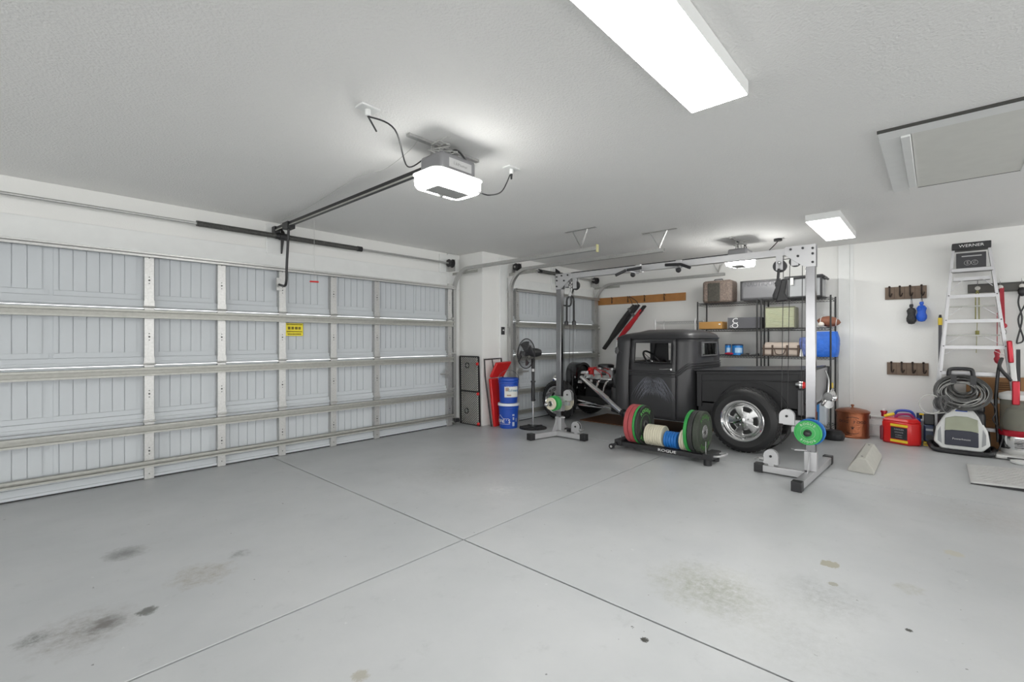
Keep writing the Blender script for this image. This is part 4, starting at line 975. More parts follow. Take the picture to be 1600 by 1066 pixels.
MB().box(fp + V((-.025, -.02, .86)), (.02, .03, .04)).build('control_label', txtw, FN)
hc = fp + V((-.0, 0, 1.10)); nrm = V((-.97, .24, .05)).normalized()
m_ = MB(); m_.lathe([(0, -.10), (.05, -.09), (.065, -.03), (.065, .05), (.04, .07), (0, .07)], hc + V((.03, -.01, .02)), nrm, n=24); m_.build('motor', black, FN)
cg = MB(); cc = hc + nrm * .13; X_, Y_ = frame_for(nrm)
for k in range(60):
    a = 2 * PI * k / 60; d = X_ * math.cos(a) + Y_ * math.sin(a)
    cg.tube([cc + d * .05 + nrm * .055, cc + d * .16 + nrm * .05, cc + d * .215, cc + d * .16 - nrm * .05, cc + d * .06 - nrm * .06], .0014, 4)
for rr2, h_ in ((.217, 0), (.13, .052), (.13, -.052)): cg.tube([cc + (X_ * math.cos(2 * PI * k / 40) + Y_ * math.sin(2 * PI * k / 40)) * rr2 + nrm * h_ for k in range(40)], .007 if rr2 > .2 else .002, 6, closed=True)
cg.build('cage', black, FN)
bl_ = MB(); bl_.cyl(cc - nrm * .04, cc + nrm * .04, .035)
for k in range(4):
    P = []
    for q in range(6):
        r_ = .03 + .15 * q / 5; row = []
        for w_ in range(5):
            a = 2 * PI * k / 4 + (w_ / 4 - .5) * 1.0 + q * .06; row.append(cc + (X_ * math.cos(a) + Y_ * math.sin(a)) * r_ + nrm * (.025 * (w_ / 4 - .5) * 2))
        P.append(row)
    bl_.grid(P)
bl_.build('blades', mat('dark_blade', (.05, .05, .055), .35), FN, solid=.003)
p_ = pY(785, 517, YB - .03); m_ = MB(); m_.bb(p_.x - .03, p_.x + .03, YB - .055, YB - .03, p_.z - .06, p_.z + .06); so = m_.build('wall_remote', black, bev=.004)
tag(so, 'small black wall remote with white button on the pier trim', 'remote'); MB().bb(p_.x - .018, p_.x + .012, YB - .058, YB - .055, p_.z + .0, p_.z + .018).build('button', txtw, so)
sn = MB(); p_ = fl(716, 660); sn.bb(4.66, 4.74, 5.40, 5.44, .05, .11); sn.bb(4.74, 4.80, 5.42, 5.58, .06, .07); tag(sn.build('door_sensor', black), 'small black safety sensor at the foot of the wide door track', 'sensor')

# ------------------------------------------------------------------ helper: a box read off the picture on the plane X
def pbox(u0, u1, v0, v1, X):
    a = pX(u0, v0, X); b = pX(u1, v1, X); return b.y, a.y, (pX((u0 + u1) / 2, v1, X)).z, (pX((u0 + u1) / 2, v0, X)).z
XW = XB
# oak peg board with hooks, bags on it
a, b = pX(934, 470, XW), pX(1072, 463, XW); zc_ = 2.065
PB_ = thing('peg_board', 'long oak board with wire coat hooks on the back wall above the truck', 'coat rack', (XW - .02, (a.y + b.y) / 2, zc_ - .07))
MB().bb(XW - .022, XW - .001, b.y, a.y, zc_ - .07, zc_ + .07).build('board', wood, PB_, bev=.004)
for u in (958, 983, 1009, 1040):
    y = pX(u, 465, XW).y; m_ = MB(); m_.tube(smooth([(XW - .025, y - .012, zc_ + .03), (XW - .07, y, zc_ + .07), (XW - .03, y + .008, zc_ + .0), (XW - .03, y, zc_ - .045), (XW - .07, y - .01, zc_ - .03)], 4), .004, 6); m_.tube([(XW - .025, y + .018, zc_ + .03), (XW - .03, y + .018, zc_ - .05)], .004, 6); m_.build('hook', darkmet, PB_)
XR = 7.82
bg = thing('chair_bag', 'long charcoal fabric chair bag slung diagonally from the oak hook board', 'bag', pX(945, 545, XR))
t0, t1 = pX(992, 478, XR), pX(944, 545, XR); m_ = MB(); m_.sweep(smooth([t0, lerp(t0, t1, .35), lerp(t0, t1, .7), t1], 4), [(math.cos(k * PI / 5) * .10, math.sin(k * PI / 5) * .055) for k in range(10)], radii=[.75 + .45 * math.sin(PI * min(1, k / 9)) * .9 - .012 * k for k in range(13)]); m_.build('sleeve', mat('charcoal_fabric', (.045, .045, .045), .8), bg)
m_ = MB(); hk = pX(983, 463, XW - .05); m_.tube(smooth([hk, lerp(t0, t1, .05) + V((-.03, 0, .0)), lerp(t0, t1, .3) + V((-.07, 0, -.02))], 5), .006, 6); m_.tube(smooth([hk, t0 + V((0, -.06, .02)), lerp(t0, t1, .3) + V((-.07, -.05, -.02))], 5), .006, 6); m_.build('strap', black, bg)
m_ = MB(); c0_ = pX(989, 492, XR - .07); m_.sweep(smooth([c0_ + V((0, .09, .12)), c0_, c0_ + V((0, -.07, -.09))], 4), [(-.02, -.02), (.02, -.02), (.02, .02), (-.02, .02)]); m_.build('side_pocket', mat('silver_grey_fabric', (.16, .16, .165), .6), bg)
rb = thing('folded_chair', 'red folded camp chair with black feet hanging beside the charcoal bag', 'camp chair', pX(968, 530, XR - .2))
t0, t1 = pX(1003, 484, XR - .2), pX(966, 531, XR - .2); m_ = MB(); m_.sweep([t0, lerp(t0, t1, .2), lerp(t0, t1, .6), t1], [(math.cos(k * PI / 5) * .09, math.sin(k * PI / 5) * .04) for k in range(10)], radii=[.75, .7, 1, .6]); m_.build('red_fabric', mat('red_fabric', (.50, .02, .03), .6, bump=.5, bscale=60), rb, ang=60)
m_ = MB(); dd = (t1 - t0).normalized()
for k, (ox, oy) in enumerate(((0, 0), (-.02, .08), (-.02, -.04), (.0, .14))): q = t0 + V((ox, oy, .02 + .02 * (k % 2))); m_.cyl(q + dd * .12, q - dd * .06, .022, n=10)
m_.build('leg_tips', black, rb)

# ------------------------------------------------------------------ wire shelves
def shelf(label, y0, y1, x0, x1, zs_, m, r=.011, name='wire_shelf', group=None):
    root = thing(name, label, 'shelf', ((x0 + x1) / 2, (y0 + y1) / 2, 0), group)
    for x in (x0, x1):
        for y in (y0, y1):
            MB().cyl((x, y, 0.0), (x, y, zs_[-1] + .03), r, n=12).build('post', m, root)
    for z in zs_:
        d = MB()
        for x in (x0, x1): d.tube([(x, y0, z), (x, y1, z)], .0035, 5); d.tube([(x, y0, z - .03), (x, y1, z - .03)], .0035, 5)
        for y in (y0, y1): d.tube([(x0, y, z), (x1, y, z)], .0035, 5); d.tube([(x0, y, z - .03), (x1, y, z - .03)], .0035, 5)
        n_ = int((y1 - y0) / .025)
        for k in range(1, n_): y = y0 + (y1 - y0) * k / n_; d.bar((x0, y, z + .002), (x1, y, z + .002), .003, .003)
        k = 0; y = y0
        while y < y1 - .03: 
            for x in (x0, x1): d.bar((x, y, z), (x, y + .02, z - .03), .003, .003); d.bar((x, y + .02, z - .03), (x, y + .04, z), .003, .003)
            y += .04
        d.build('wire_deck', m, root)
    return root
blk = mat('black_epoxy_wire', (.02, .02, .02), .45)
SX0, SX1 = 7.52, 7.92
zt = [.13, .62, 1.07, 1.475, 1.885]
shelf('right-hand black wire shelf unit, nearest the copper can', 1.045, 1.895, SX0, SX1, zt, blk)
shelf('left-hand black wire shelf unit, behind the truck cab', 1.95, 2.82, SX0, SX1, zt, blk)
shelf('chrome wire shelf unit, topmost rail just above the truck roof', 2.88, 3.56, SX0 + .05, SX1, [.3, .8, 1.2, 1.615], mat('chrome_wire', (.55, .55, .55), .3, .8), r=.010)
shelf('lower chrome wire shelf unit, seen left of the truck windshield', 3.64, 4.40, SX0 + .2, SX1, [.25, .62, .98, 1.31], mat('chrome_wire', (.55, .55, .55), .3, .8), r=.010)
zz = [z + .006 for z in zt]
# top shelf
y0, y1, z0, z1 = pbox(1097, 1143, 438, 475, SX0 + .05)
su = thing('suitcase', 'brown tapestry patterned suitcase standing on the left wire shelf', 'suitcase', (7.72, (y0 + y1) / 2, zz[4]))
MB().bb(7.57, 7.88, y0, y1, zz[4], z1).build('shell', suit, su, bev=.04)
MB().bb(7.560, 7.575, lerp(y0, y1, .38), lerp(y0, y1, .80), zz[4] + .02, z1 - .04).build('front_pocket', suitd, su, bev=.01)
MB().tube([(7.70, lerp(y0, y1, .7), z1 - .01), (7.70, lerp(y0, y1, .65), z1 + .025), (7.70, lerp(y0, y1, .4), z1 + .025), (7.70, lerp(y0, y1, .35), z1 - .01)], .008, 6).build('handle', black, su)
y0, y1, z0, z1 = pbox(1156, 1219, 439, 474, SX0)
nb = thing('deck_box', 'glossy pewter storage case with raised lettering on the top shelf', 'case', (7.7, (y0 + y1) / 2, zz[4]))
MB().bb(7.53, 7.86, y0, y1, zz[4], z1 + .02).build('shell', pewter, nb, bev=.045)
MB().bb(7.54, 7.55, y0, y1 , zz[4] + .005, z1 + .015).build('edge_band', black, nb)
m_ = MB(); m_.text('NAUTIQUE', .088, (7.527, lerp(y0, y1, .5), z1 - .045), (0, -1, 0), (0, 0, 1), .004, sx=.95); m_.build('lettering', mat('dark_raised', (.05, .05, .055), .4), nb)
y0b, y1b, z0, z1 = pbox(1206, 1224, 438, 474, SX0 - .03)
gb = thing('drawstring_bag', 'black cloth bag slumped between the pewter case and the clear tote', 'bag', (7.5, (y0b + y1b) / 2, zz[4]))
m_ = MB(); cb = V((7.55, (y0b + y1b) / 2, 0)); m_.lathe([(0, zz[4]), (.075, zz[4] + .01), (.085, zz[4] + .06), (.05, zz[4] + .17), (.065, zz[4] + .24), (.03, zz[4] + .28), (0, zz[4] + .28)], cb, sx=.55, sy=1, n=14, xd=(1, 0, 0)); m_.build('body', mat('black_cloth', (.02, .02, .022), .8, bump=.8, bscale=30), gb)
y0, y1, z0, z1 = pbox(1225, 1286, 431, 468, SX0)
to = thing('storage_tote', 'smoky storage tote with black lid and latches at the right of the top shelf', 'storage tote', (7.7, (y0 + y1) / 2, zz[4]))
MB().bb(7.53, 7.88, y0 + .02, y1 - .02, zz[4] + .0, z1 - .03).build('body', tote, to, bev=.02)
MB().bb(7.51, 7.90, y0, y1, z1 - .035, z1 + .005).build('lid', black, to, bev=.01)
MB().bb(7.515, 7.895, y0 + .01, y1 - .01, zz[4], zz[4] + .03).build('base_rim', black, to, bev=.01)
for y in (y0 + .02, y1 - .04, y0 + .09): MB().bb(7.515, 7.53, y - .012, y + .012, zz[4] + .01, z1 - .02).build('rib', darkmet, to)
for y in (y1 - .1, y0 + .15): MB().bb(7.50, 7.515, y - .02, y + .02, z1 - .12, z1 - .02).build('latch', silver, to)
MB().cyl((7.88, y0 - .005, z1 - .03), (7.55, y0 - .005, z1 - .03), .016).build('side_grip', black, to)
# shelf 2
def card_box(label, u0, u1, v0, X, d, zb, m, nm='cardboard_box', cat='box', bev=.003):
    y0, y1, _, z1 = pbox(u0, u1, v0, 600, X); o_ = MB().bb(X, X + d, y0, y1, zb, z1).build(nm, m, bev=bev); tag(o_, label, cat); return o_, (y0, y1, z1)
ab, q = card_box('amber cardboard box on the middle of the left wire shelf, above the truck roof', 1092, 1128, 503, SX0 + .03, .25, zz[3], amber)
MB().bb(SX0 + .028, SX0 + .03, q[0] + .02, q[0] + .05, q[2] - .05, q[2] - .03).build('tag', txtw, ab)
gbx, q = card_box('charcoal box with large white letters on the left wire shelf', 1137, 1187, 496, SX0 + .02, .28, zz[3], boxg)
m_ = MB(); yy = lerp(q[1], q[0], .24); 
for s_, dz in (('C', .125), ('O', .045)): m_.text(s_, .115, (SX0 + .018, yy, zz[3] + dz * .9), (0, -1, 0), (0, 0, 1), .002, sx=1.1)
m_.text('O', .05, (SX0 + .018, yy + .055, zz[3] + .03), (0, -1, 0), (0, 0, 1), .002); m_.build('lettering', txtw, gbx)
y0, y1, z0, z1 = pbox(1196, 1242, 480, 511, SX0 + .03)
kb = thing('woven_bin', 'pale khaki woven bin with olive edge on the right wire shelf', 'basket', (7.66, (y0 + y1) / 2, zz[3]))
m_ = MB(); m_.bb(7.56, 7.80, y0, y1, zz[3], z1)
m_.build('lining', olive, kb, bev=.01)
m_ = MB()
for k in range(14): z = zz[3] + .012 + k * (z1 - zz[3] - .02) / 14; m_.cyl((7.556, y0 + .012, z + .008), (7.556, y1 - .005, z + .008), .0085, n=8)
m_.build('weave', khaki, kb)
m_ = MB(); m_.tube([(7.55, y0, zz[3] + .005), (7.55, y0, z1), (7.55, y1, z1), (7.55, y1, zz[3] + .005)], .01, 6, closed=True); m_.build('border', olive, kb)
p_ = pX(1295, 500, 7.66); ft = thing('american_football', 'brown leather football on the right wire shelf above the blue bag', 'football', p_)
m_ = MB(); m_.lathe([(0, -.14), (.03, -.12), (.062, -.07), (.078, 0), (.062, .07), (.03, .12), (0, .14)], (7.66, p_.y, zz[3] + .078), (0, 1, .12), n=24); m_.build('ball', leather, ft)
m_ = MB()
for s_ in (1, -1): m_.lathe([(.052, -.004), (.056, 0), (.052, .004)], (7.66, p_.y + s_ * .09, zz[3] + .078 + s_ * .011), (0, 1, .12), n=24)
m_.build('stripes', txtw, ft)
p_ = pX(1283, 505, 7.57); tag(MB().sph((7.57, p_.y, zz[3] + .037), .037).build('baseball', ball), 'off-white baseball in front of the football', 'baseball')
# shelf 3
for (u0, u1, lab_) in ((1131, 1140, 'slim blue wipes canister peeking out behind the truck cab'), (1142, 1159, 'wide blue wipes tub with printed label on the left wire shelf')):
    y0, y1, z0, z1 = pbox(u0, u1, 537, 557, 7.6); c = V((7.66, (y0 + y1) / 2, zz[2])); cn = thing('wipes_canister', lab_, 'canister', c)
    r_ = (y1 - y0) / 2; MB().lathe([(0, 0), (r_, 0), (r_, .15), (0, .15)], c, n=24).build('tub', mat('sky_blue_plastic', (.02, .22, .62), .3), cn)
    MB().lathe([(0, .165), (r_ * .9, .165), (r_ * 1.02, .155), (r_ * 1.02, .145)], c, n=24).build('lid', navy, cn)
    m_ = MB(); wrap(m_, c, r_, c.z + .035, c.z + .11, 170, 250, dr=.001); m_.build('label', mat('pale_blue_label', (.42, .62, .82), .5), cn)
p_ = pX(1139, 553, 7.55); m_ = MB(); m_.sph((7.55, p_.y, zz[2] + .02), .05, (.8, 1.3, .4)); tag(m_.build('red_cloth', mat('crimson_cloth', (.42, .02, .05), .8, bump=.6, bscale=40)), 'crumpled crimson cloth in front of the wipes canisters', 'cloth')
for u, lab_ in ((1163, 'dark hand tool lying by the wipes tub'), (1179, 'dark hand tool near the shelf post, right of the other tool')):
    p_ = pX(u, 556, 7.55); m_ = MB(); m_.bar((7.54, p_.y + .05, zz[2] + .012), (7.56, p_.y - .05, zz[2] + .012), .03, .018); m_.cyl((7.56, p_.y - .02, zz[2] + .02), (7.56, p_.y - .06, zz[2] + .02), .014); tag(m_.build('hand_tool', black), lab_, 'tool')
p_ = pX(1176, 573, 7.65); m_ = MB(); m_.sph((7.65, p_.y, zt[1] + .33 - .0), .04); 
y0, y1, z0, z1 = pbox(1191, 1250, 536, 558, SX0 + .03)
pk = thing('picnic_basket', 'tan canvas picnic basket with dark leather straps on the right wire shelf', 'basket', (7.66, (y0 + y1) / 2, zz[2]))
MB().bb(7.55, 7.78, y0 + .01, y1 - .01, zz[2], z1 - .02).build('body', tan, pk, bev=.03)
MB().cyl((7.66, y0 + .02, z1 - .045), (7.66, y1 - .02, z1 - .045), .055, n=20).build('lid', tan, pk)
for y in (y0 + .02, lerp(y0, y1, .33), lerp(y0, y1, .72), y1 - .02): MB().bb(7.54, 7.79, y - .012, y + .012, zz[2], z1 - .03).build('strap', brownl, pk, bev=.004)
MB().bb(7.543, 7.787, y0, y1, lerp(zz[2], z1, .50), lerp(zz[2], z1, .62)).build('belt', brownl, pk)
MB().tube(smooth([(7.53, lerp(y0, y1, .66), lerp(zz[2], z1, .55)), (7.51, lerp(y0, y1, .6), zz[2] + .03), (7.51, lerp(y0, y1, .42), zz[2] + .03), (7.53, lerp(y0, y1, .36), lerp(zz[2], z1, .55))], 5), .007, 6).build('handle', brownl, pk)
y0, y1, z0, z1 = pbox(1247, 1263, 527, 560, SX0 + .01)
m_ = MB(); m_.box((7.62, (y0 + y1) / 2, (zz[2] + z1) / 2), (.10, y1 - y0, z1 - zz[2])); wb = m_.build('patterned_pouch', mat('blue_white_print', (.12, .16, .38), .6, noise=1.0, nscale=26), bev=.03)
tag(wb, 'blue and white patterned pouch between picnic basket and blue bag', 'pouch'); MB().cyl((7.565, lerp(y0, y1, .75), zz[2]), (7.565, lerp(y0, y1, .75), zz[2] + .1), .028, .008, n=10).build('white_flap', txtw, wb)
y0, y1, z0, z1 = pbox(1266, 1309, 518, 560, SX0 + .02)
m_ = MB(); rng = random.Random(2); P = []
for i in range(9):
    t = i / 8; row = []
    for k in range(24):
        a = 2 * PI * k / 24; ca, sa = math.cos(a), math.sin(a); q = 4; rr2 = (abs(ca) ** q + abs(sa) ** q) ** (-1 / q)
        bul = .85 + .15 * math.sin(PI * t) + rng.uniform(-.03, .03); row.append((7.70 + ca * rr2 * .15 * bul * (1 - .25 * t * t), (y0 + y1) / 2 + sa * rr2 * (y1 - y0) / 2 * bul, lerp(zz[2], z1, t) + rng.uniform(-.006, .006) * (0 < i < 8)))
    P.append(row)
m_.grid(P, closed=True); m_.bm.faces.new([m_.bm.verts[k] for k in range(24)]) if False else None
m_.bm.verts.ensure_lookup_table(); nv = len(m_.bm.verts); m_.bm.faces.new([m_.bm.verts[nv - 24 + k] for k in range(24)]); m_.bm.faces.new([m_.bm.verts[23 - k] for k in range(24)])
bb_ = thing('shopping_bag', 'large bright blue zip bag on the right wire shelf below the football', 'bag', (7.7, (y0 + y1) / 2, zz[2]))
m_.build('body', mat('bright_blue_fabric', (.02, .15, .66), .45, noise=.3, nscale=10, bump=1, bscale=14), bb_, ang=25)
p_ = pX(1294, 603, SX0 + .1); tag(MB().bb(7.58, 7.70, p_.y - .05, p_.y + .03, zt[1] + .006 + .0, zt[1] + .10).build('yellow_case', yellow, bev=.01), 'small yellow case on the lower right wire shelf beside the tailgate', 'case')
p_ = pX(1283, 650, SX0 + .05); wtk = tag(MB().bb(7.57, 7.75, p_.y - .06, p_.y + .14, zt[0] + .006, zt[0] + .32).build('bottle_pack', mat('pack_white', (.62, .68, .74), .4), bev=.02), 'white and blue bottle pack on the bottom shelf behind the gym post', 'box')
MB().bb(7.565, 7.57, p_.y + .02, p_.y + .12, zt[0] + .03, zt[0] + .3).build('blue_label', mat('label_blue', (.06, .25, .6), .4), wtk)
p_ = fl(1284, 673); tag(MB().lathe([(0, 0), (.10, 0), (.12, .03), (.12, .08), (.09, .12), (0, .13)], (7.37, .99, 0), n=24).build('rubber_tub', black), 'round black tub on the floor between tailgate and wire shelf', 'tub')

# ------------------------------------------------------------------ right-hand wall
def hook_board(label, u0, u1, v0, v1, hooks, zc, nm='hook_board'):
    a, b = pX(u0, v0, XW), pX(u1, v0, XW); h_ = .165 / 2
    root = thing(nm, label, 'hook board', (XW - .01, (a.y + b.y) / 2, zc - h_))
    MB().bb(XW - .022, XW - .001, b.y, a.y, zc - h_, zc + h_).build('board', rustic, root, bev=.003)
    for k in range(4): y = lerp(a.y, b.y, (k + 1) / 4 - .02); MB().bb(XW - .024, XW - .0215, y - .0015, y + .0015, zc - h_ + .01, zc + h_ - .01).build('groove', copperk, root) if k < 3 else None
    for u in hooks:
        y = pX(u, v0, XW).y; m_ = MB(); m_.bb(XW - .03, XW - .022, y - .008, y + .008, zc - .03, zc + .085); m_.sph((XW - .035, y, zc + .085), .013, n=10)
        m_.tube(smooth([(XW - .028, y, zc + .02), (XW - .05, y - .005, zc - .045), (XW - .085, y - .02, zc - .04), (XW - .09, y - .03, zc - .005)], 4), .007, 8); m_.build('hook', mat('iron_hook', (.03, .018, .013), .5, .3), root)
hook_board('upper rustic board with four iron hooks, two pouches hanging from it', 1383, 1448, 449, 467, (1390, 1406, 1422, 1440), 1.93)
hook_board('lower rustic board with four empty iron hooks on the right wall', 1386, 1451, 567, 586, (1393, 1409, 1426, 1443), .925)
def pouch(label, u, vt, vb, m, w_):
    t, b = pX(u, vt, XW - .09), pX(u, vb, XW - .09); h_ = t.z - b.z; root = thing('drawstring_pouch', label, 'pouch', b)
    x = XW - .085; pr = [(0, 0), (.6, .03), (.95, .16), (1.0, .30), (.75, .47), (.80, .56), (.95, .68), (.6, .80), (.25, .83), (.42, .9), (.35, 1), (0, 1)]
    mm_ = MB(); mm_.lathe([(r * w_ / 2, z * h_ * .85) for r, z in pr], (x, b.y, b.z), n=18, sx=.75, sy=1, xd=(1, 0, 0)); mm_.build('body', m, root)
    MB().tube([(x, b.y + .004, b.z + h_ * .8), (XW - .08, b.y, 1.90)], .003, 5).tube([(x, b.y - .012, b.z + h_ * .8), (XW - .08, b.y, 1.90)], .003, 5).build('cord', black, root)
pouch('crinkled black pouch hanging from the third upper hook', 1424, 470, 507, mat('black_crinkle', (.025, .025, .025), .4, bump=1, bscale=70), .105)
pouch('crinkled bright blue pouch hanging from the fourth upper hook', 1440, 466, 503, mat('blue_crinkle', (.015, .11, .62), .35, bump=1, bscale=55), .11)
p_ = pX(1469, 492, XW - .05); pt = thing('paint_pole', 'dark grey pole with yellow collar standing against the right wall', 'pole', (XW - .10, p_.y, 0))
MB().cyl((XW - .14, p_.y, 0), (XW - .05, p_.y, p_.z - .13), .017).build('shaft', mat('slate_grey', (.09, .09, .10), .4), pt)
MB().cyl((XW - .05, p_.y, p_.z - .13), (XW - .047, p_.y, p_.z - .04), .021).build('collar', yellow, pt); MB().cyl((XW - .047, p_.y, p_.z - .04), (XW - .045, p_.y, p_.z), .017, .012).build('tip', black, pt)

# step ladder, folded upright against the wall
LX = 7.80
def LP(u, v, x=LX): return pX(u, v, x)
ld = thing('step_ladder', 'tall aluminium step ladder with black top cap leaning on the right wall', 'ladder', (LX, -.3, 0))
TL, TR = LP(1490, 386), LP(1545, 381); BL, BR = LP(1468, 600), LP(1581, 600)
def rail_pt(side, z):
    a, b = (TL, BL) if side < 0 else (TR, BR); return V((LX, a.y + (b.y - a.y) * (TL.z - z) / (TL.z - BL.z), z))
for sd in (-1, 1):
    MB().bar(rail_pt(sd, 2.40), rail_pt(sd, .01), .028, .075, up=(1, 0, 0)).build('front_rail', alu, ld)
    a, b = rail_pt(sd, 2.36) + V((.09, 0, 0)), rail_pt(sd, .03) + V((.10, sd * -.03, 0)); MB().bar(a, b, .022, .03, up=(1, 0, 0)).build('rear_rail', alu, ld)
for v in (461, 500, 541, 582, 623, 667):
    z = LP(1520, v).z; a, b = rail_pt(-1, z), rail_pt(1, z); m_ = MB(); m_.bb(LX - .05, LX + .035, b.y + .01, a.y - .01, z - .006, z + .006); m_.bb(LX - .052, LX - .045, b.y + .01, a.y - .01, z - .034, z + .006); m_.build('step', alu, ld)
    m_ = MB()
    for sd, q in ((-1, a), (1, b)): m_.bar(q + V((-.03, 0, -.11)), lerp(a, b, .30 if sd < 0 else .70) + V((-.03, 0, -.01)), .004, .025, up=(1, 0, 0))
    if v in (541,): m_.build('step_brace', alu, ld)
    else: m_.bm.free()
for v in (478, 524): z = LP(1520, v).z; a, b = rail_pt(-1, z), rail_pt(1, z); MB().bb(LX + .08, LX + .11, b.y + .02, a.y - .02, z - .008, z + .008).build('rear_bar', galvd, ld); m_ = MB(); m_.bar(a + V((.09, .0, -.12)), lerp(a, b, .3) + V((.09, 0, -.01)), .005, .028, up=(1, 0, 0)); m_.bar(b + V((.09, .0, -.12)), lerp(a, b, .7) + V((.09, 0, -.01)), .005, .028, up=(1, 0, 0)); m_.build('rear_brace', alu, ld)
a, b = rail_pt(-1, 2.42), rail_pt(1, 2.42); cp = MB().bb(LX - .08, LX + .12, b.y - .015, a.y + .015, 2.385, 2.465).build('top_cap', black, ld, bev=.008)
m_ = MB(); m_.text('WERNER', .046, (LX - .083, (a.y + b.y) / 2, 2.425), (0, -1, 0), (0, 0, 1), .002, sx=1.15); m_.build('cap_lettering', txtw, cp)
z = LP(1520, 422).z; a, b = rail_pt(-1, z), rail_pt(1, z); m_ = MB(); m_.bb(LX - .10, LX + .03, b.y - .0, a.y + .0, z - .025, z + .02); m_.build('tool_shelf', alu, ld, bev=.004)
m_ = MB(); m_.bb(LX + .0, LX + .1, b.y + .02, a.y - .02, z - .12, z - .08); m_.bar(a + V((.0, 0, -.24)), lerp(a, b, .33) + V((.0, 0, -.09)), .006, .03, up=(1, 0, 0)); m_.bar(b + V((.0, 0, -.2)), lerp(a, b, .7) + V((0, 0, -.09)), .006, .03, up=(1, 0, 0)); m_.build('spreader', alu, ld)
a2, b2 = LP(1494, 397, LX - .04), LP(1541, 419, LX - .04); rb_ = MB().bb(LX - .045, LX + .0, b2.y, a2.y, b2.z, 2.345).build('sticker_panel', mat('sticker_black', (.03, .03, .035), .4), ld)
m_ = MB(); yc = (a2.y + b2.y) / 2; zc2 = (b2.z + 2.345) / 2 - .02
for dy in (.03, -.03): m_.tube(arc((LX - .047, yc + dy, zc2), .028, 0, 360, 20, (0, 1, 0), (0, 0, 1))[:-1], .002, 4, closed=True)
m_.text('S', .045, (LX - .048, yc + .03, zc2), (0, -1, 0), (0, 0, 1), .002); m_.text('C', .04, (LX - .048, yc - .03, zc2), (0, -1, 0), (0, 0, 1), .002); m_.bb(LX - .048, LX - .0455, yc - .09, yc + .08, 2.30, 2.312); m_.build('sticker_print', mat('sticker_grey', (.45, .45, .45), .5), rb_)
for sd in (-1, 1):
    m_ = MB()
    for v in (461, 500, 541, 582): z = LP(1520, v).z; m_.cyl(rail_pt(sd, z) + V((-.036, 0, 0)), rail_pt(sd, z) + V((-.043, 0, 0)), .007, n=8)
    m_.build('rivet', darkmet, ld)
# knob rack with leashes
a, b = pX(1512, 450, XW), V((XW, -1.05, 0)); kr = thing('knob_rack', 'dark framed board with round white knobs behind the ladder', 'coat rack', (XW - .01, -.6, 1.88))
MB().bb(XW - .025, XW - .001, b.y, a.y, 1.88, 1.99).build('board', mat('dark_stained_board', (.075, .07, .06), .4), kr, bev=.004)
MB().bb(XW - .03, XW - .025, b.y, a.y - .01, 1.892, 1.897).bb(XW - .03, XW - .025, b.y, a.y - .01, 1.973, 1.978).build('inner_frame', black, kr)
for u in (1527, 1562, 1596): y = pX(u, 450, XW).y; MB().lathe([(0.01, 0), (.01, .02), (.025, .03), (.025, .042), (.012, .05), (0, .05)], (XW - .025, y, 1.935), (-1, 0, 0), n=18).build('knob', mat('porcelain', (.66, .64, .60), .25), kr); MB().tube([(XW - .03, y, 1.97), (XW - .06, y, 2.0), (XW - .06, y, 2.03)], .004, 5).build('wire_hook', steel, kr)
x = XW - .06
m_ = MB(); y = pX(1527, 470, x).y
for dy in (.015, -.015): m_.tube([(x, y, 1.92), (x, y + dy, 1.85), (x, y + dy, 1.55)], .005, 6)
m_.tube([(x, y, 1.56), (x, y + .01, 1.15)], .003, 5); m_.cyl((x, y, 1.42), (x, y, 1.36), .018, n=8); tag(m_.build('hanging_strap', mat('olive_yellow', (.35, .33, .10), .6)), 'thin olive yellow strap hanging behind the ladder steps', 'leash')
ls = thing('leash', 'folded red webbing leash hanging right of the ladder', 'leash', (x, pX(1565, 470, x).y, 1.42)); y = pX(1566, 470, x).y
m_ = MB(); m_.bar((x, y, 1.93), (x, y - .01, 1.50), .006, .028, up=(0, 1, 0)); m_.bar((x - .01, y + .012, 1.93), (x - .01, y + .0, 1.52), .006, .022, up=(0, 1, 0)); m_.sph((x, y - .01, 1.475), .032); m_.build('webbing', leash, ls)
MB().tube(arc((x, y - .012, 1.40), .022, 0, 360, 12, (0, 1, 0), (0, 0, 1.6))[:-1], .004, 5, closed=True).build('clasp', steel, ls)
m_ = MB(); y = pX(1597, 470, x).y; m_.tube(smooth([(x, y, 1.93), (x, y + .03, 1.75), (x, y + .0, 1.55), (x, y + .04, 1.30), (x, y + .03, 1.27), (x, y - .01, 1.32), (x, y + .03, 1.55), (x, y - .03, 1.75), (x, y - .01, 1.93)], 6), .008, 6); m_.sph((x, y, 1.87), .035, (1, 1, 1.6))
tag(m_.build('black_leash', black), 'looped black rope leash at the right edge of the photo', 'leash')
p_ = pX(1558, 557, XW - .05); m_ = MB(); m_.tube([(p_.x, p_.y, 1.93 - .3), (p_.x, p_.y, p_.z + .08)], .004, 5); m_.lathe([(0, -.09), (.02, -.07), (.03, -.03), (.018, 0), (.028, .05), (.015, .09), (0, .1)], p_, n=12); tag(m_.build('dog_collar', leash), 'small dark red collar bundle hanging below the ladder braces', 'collar')
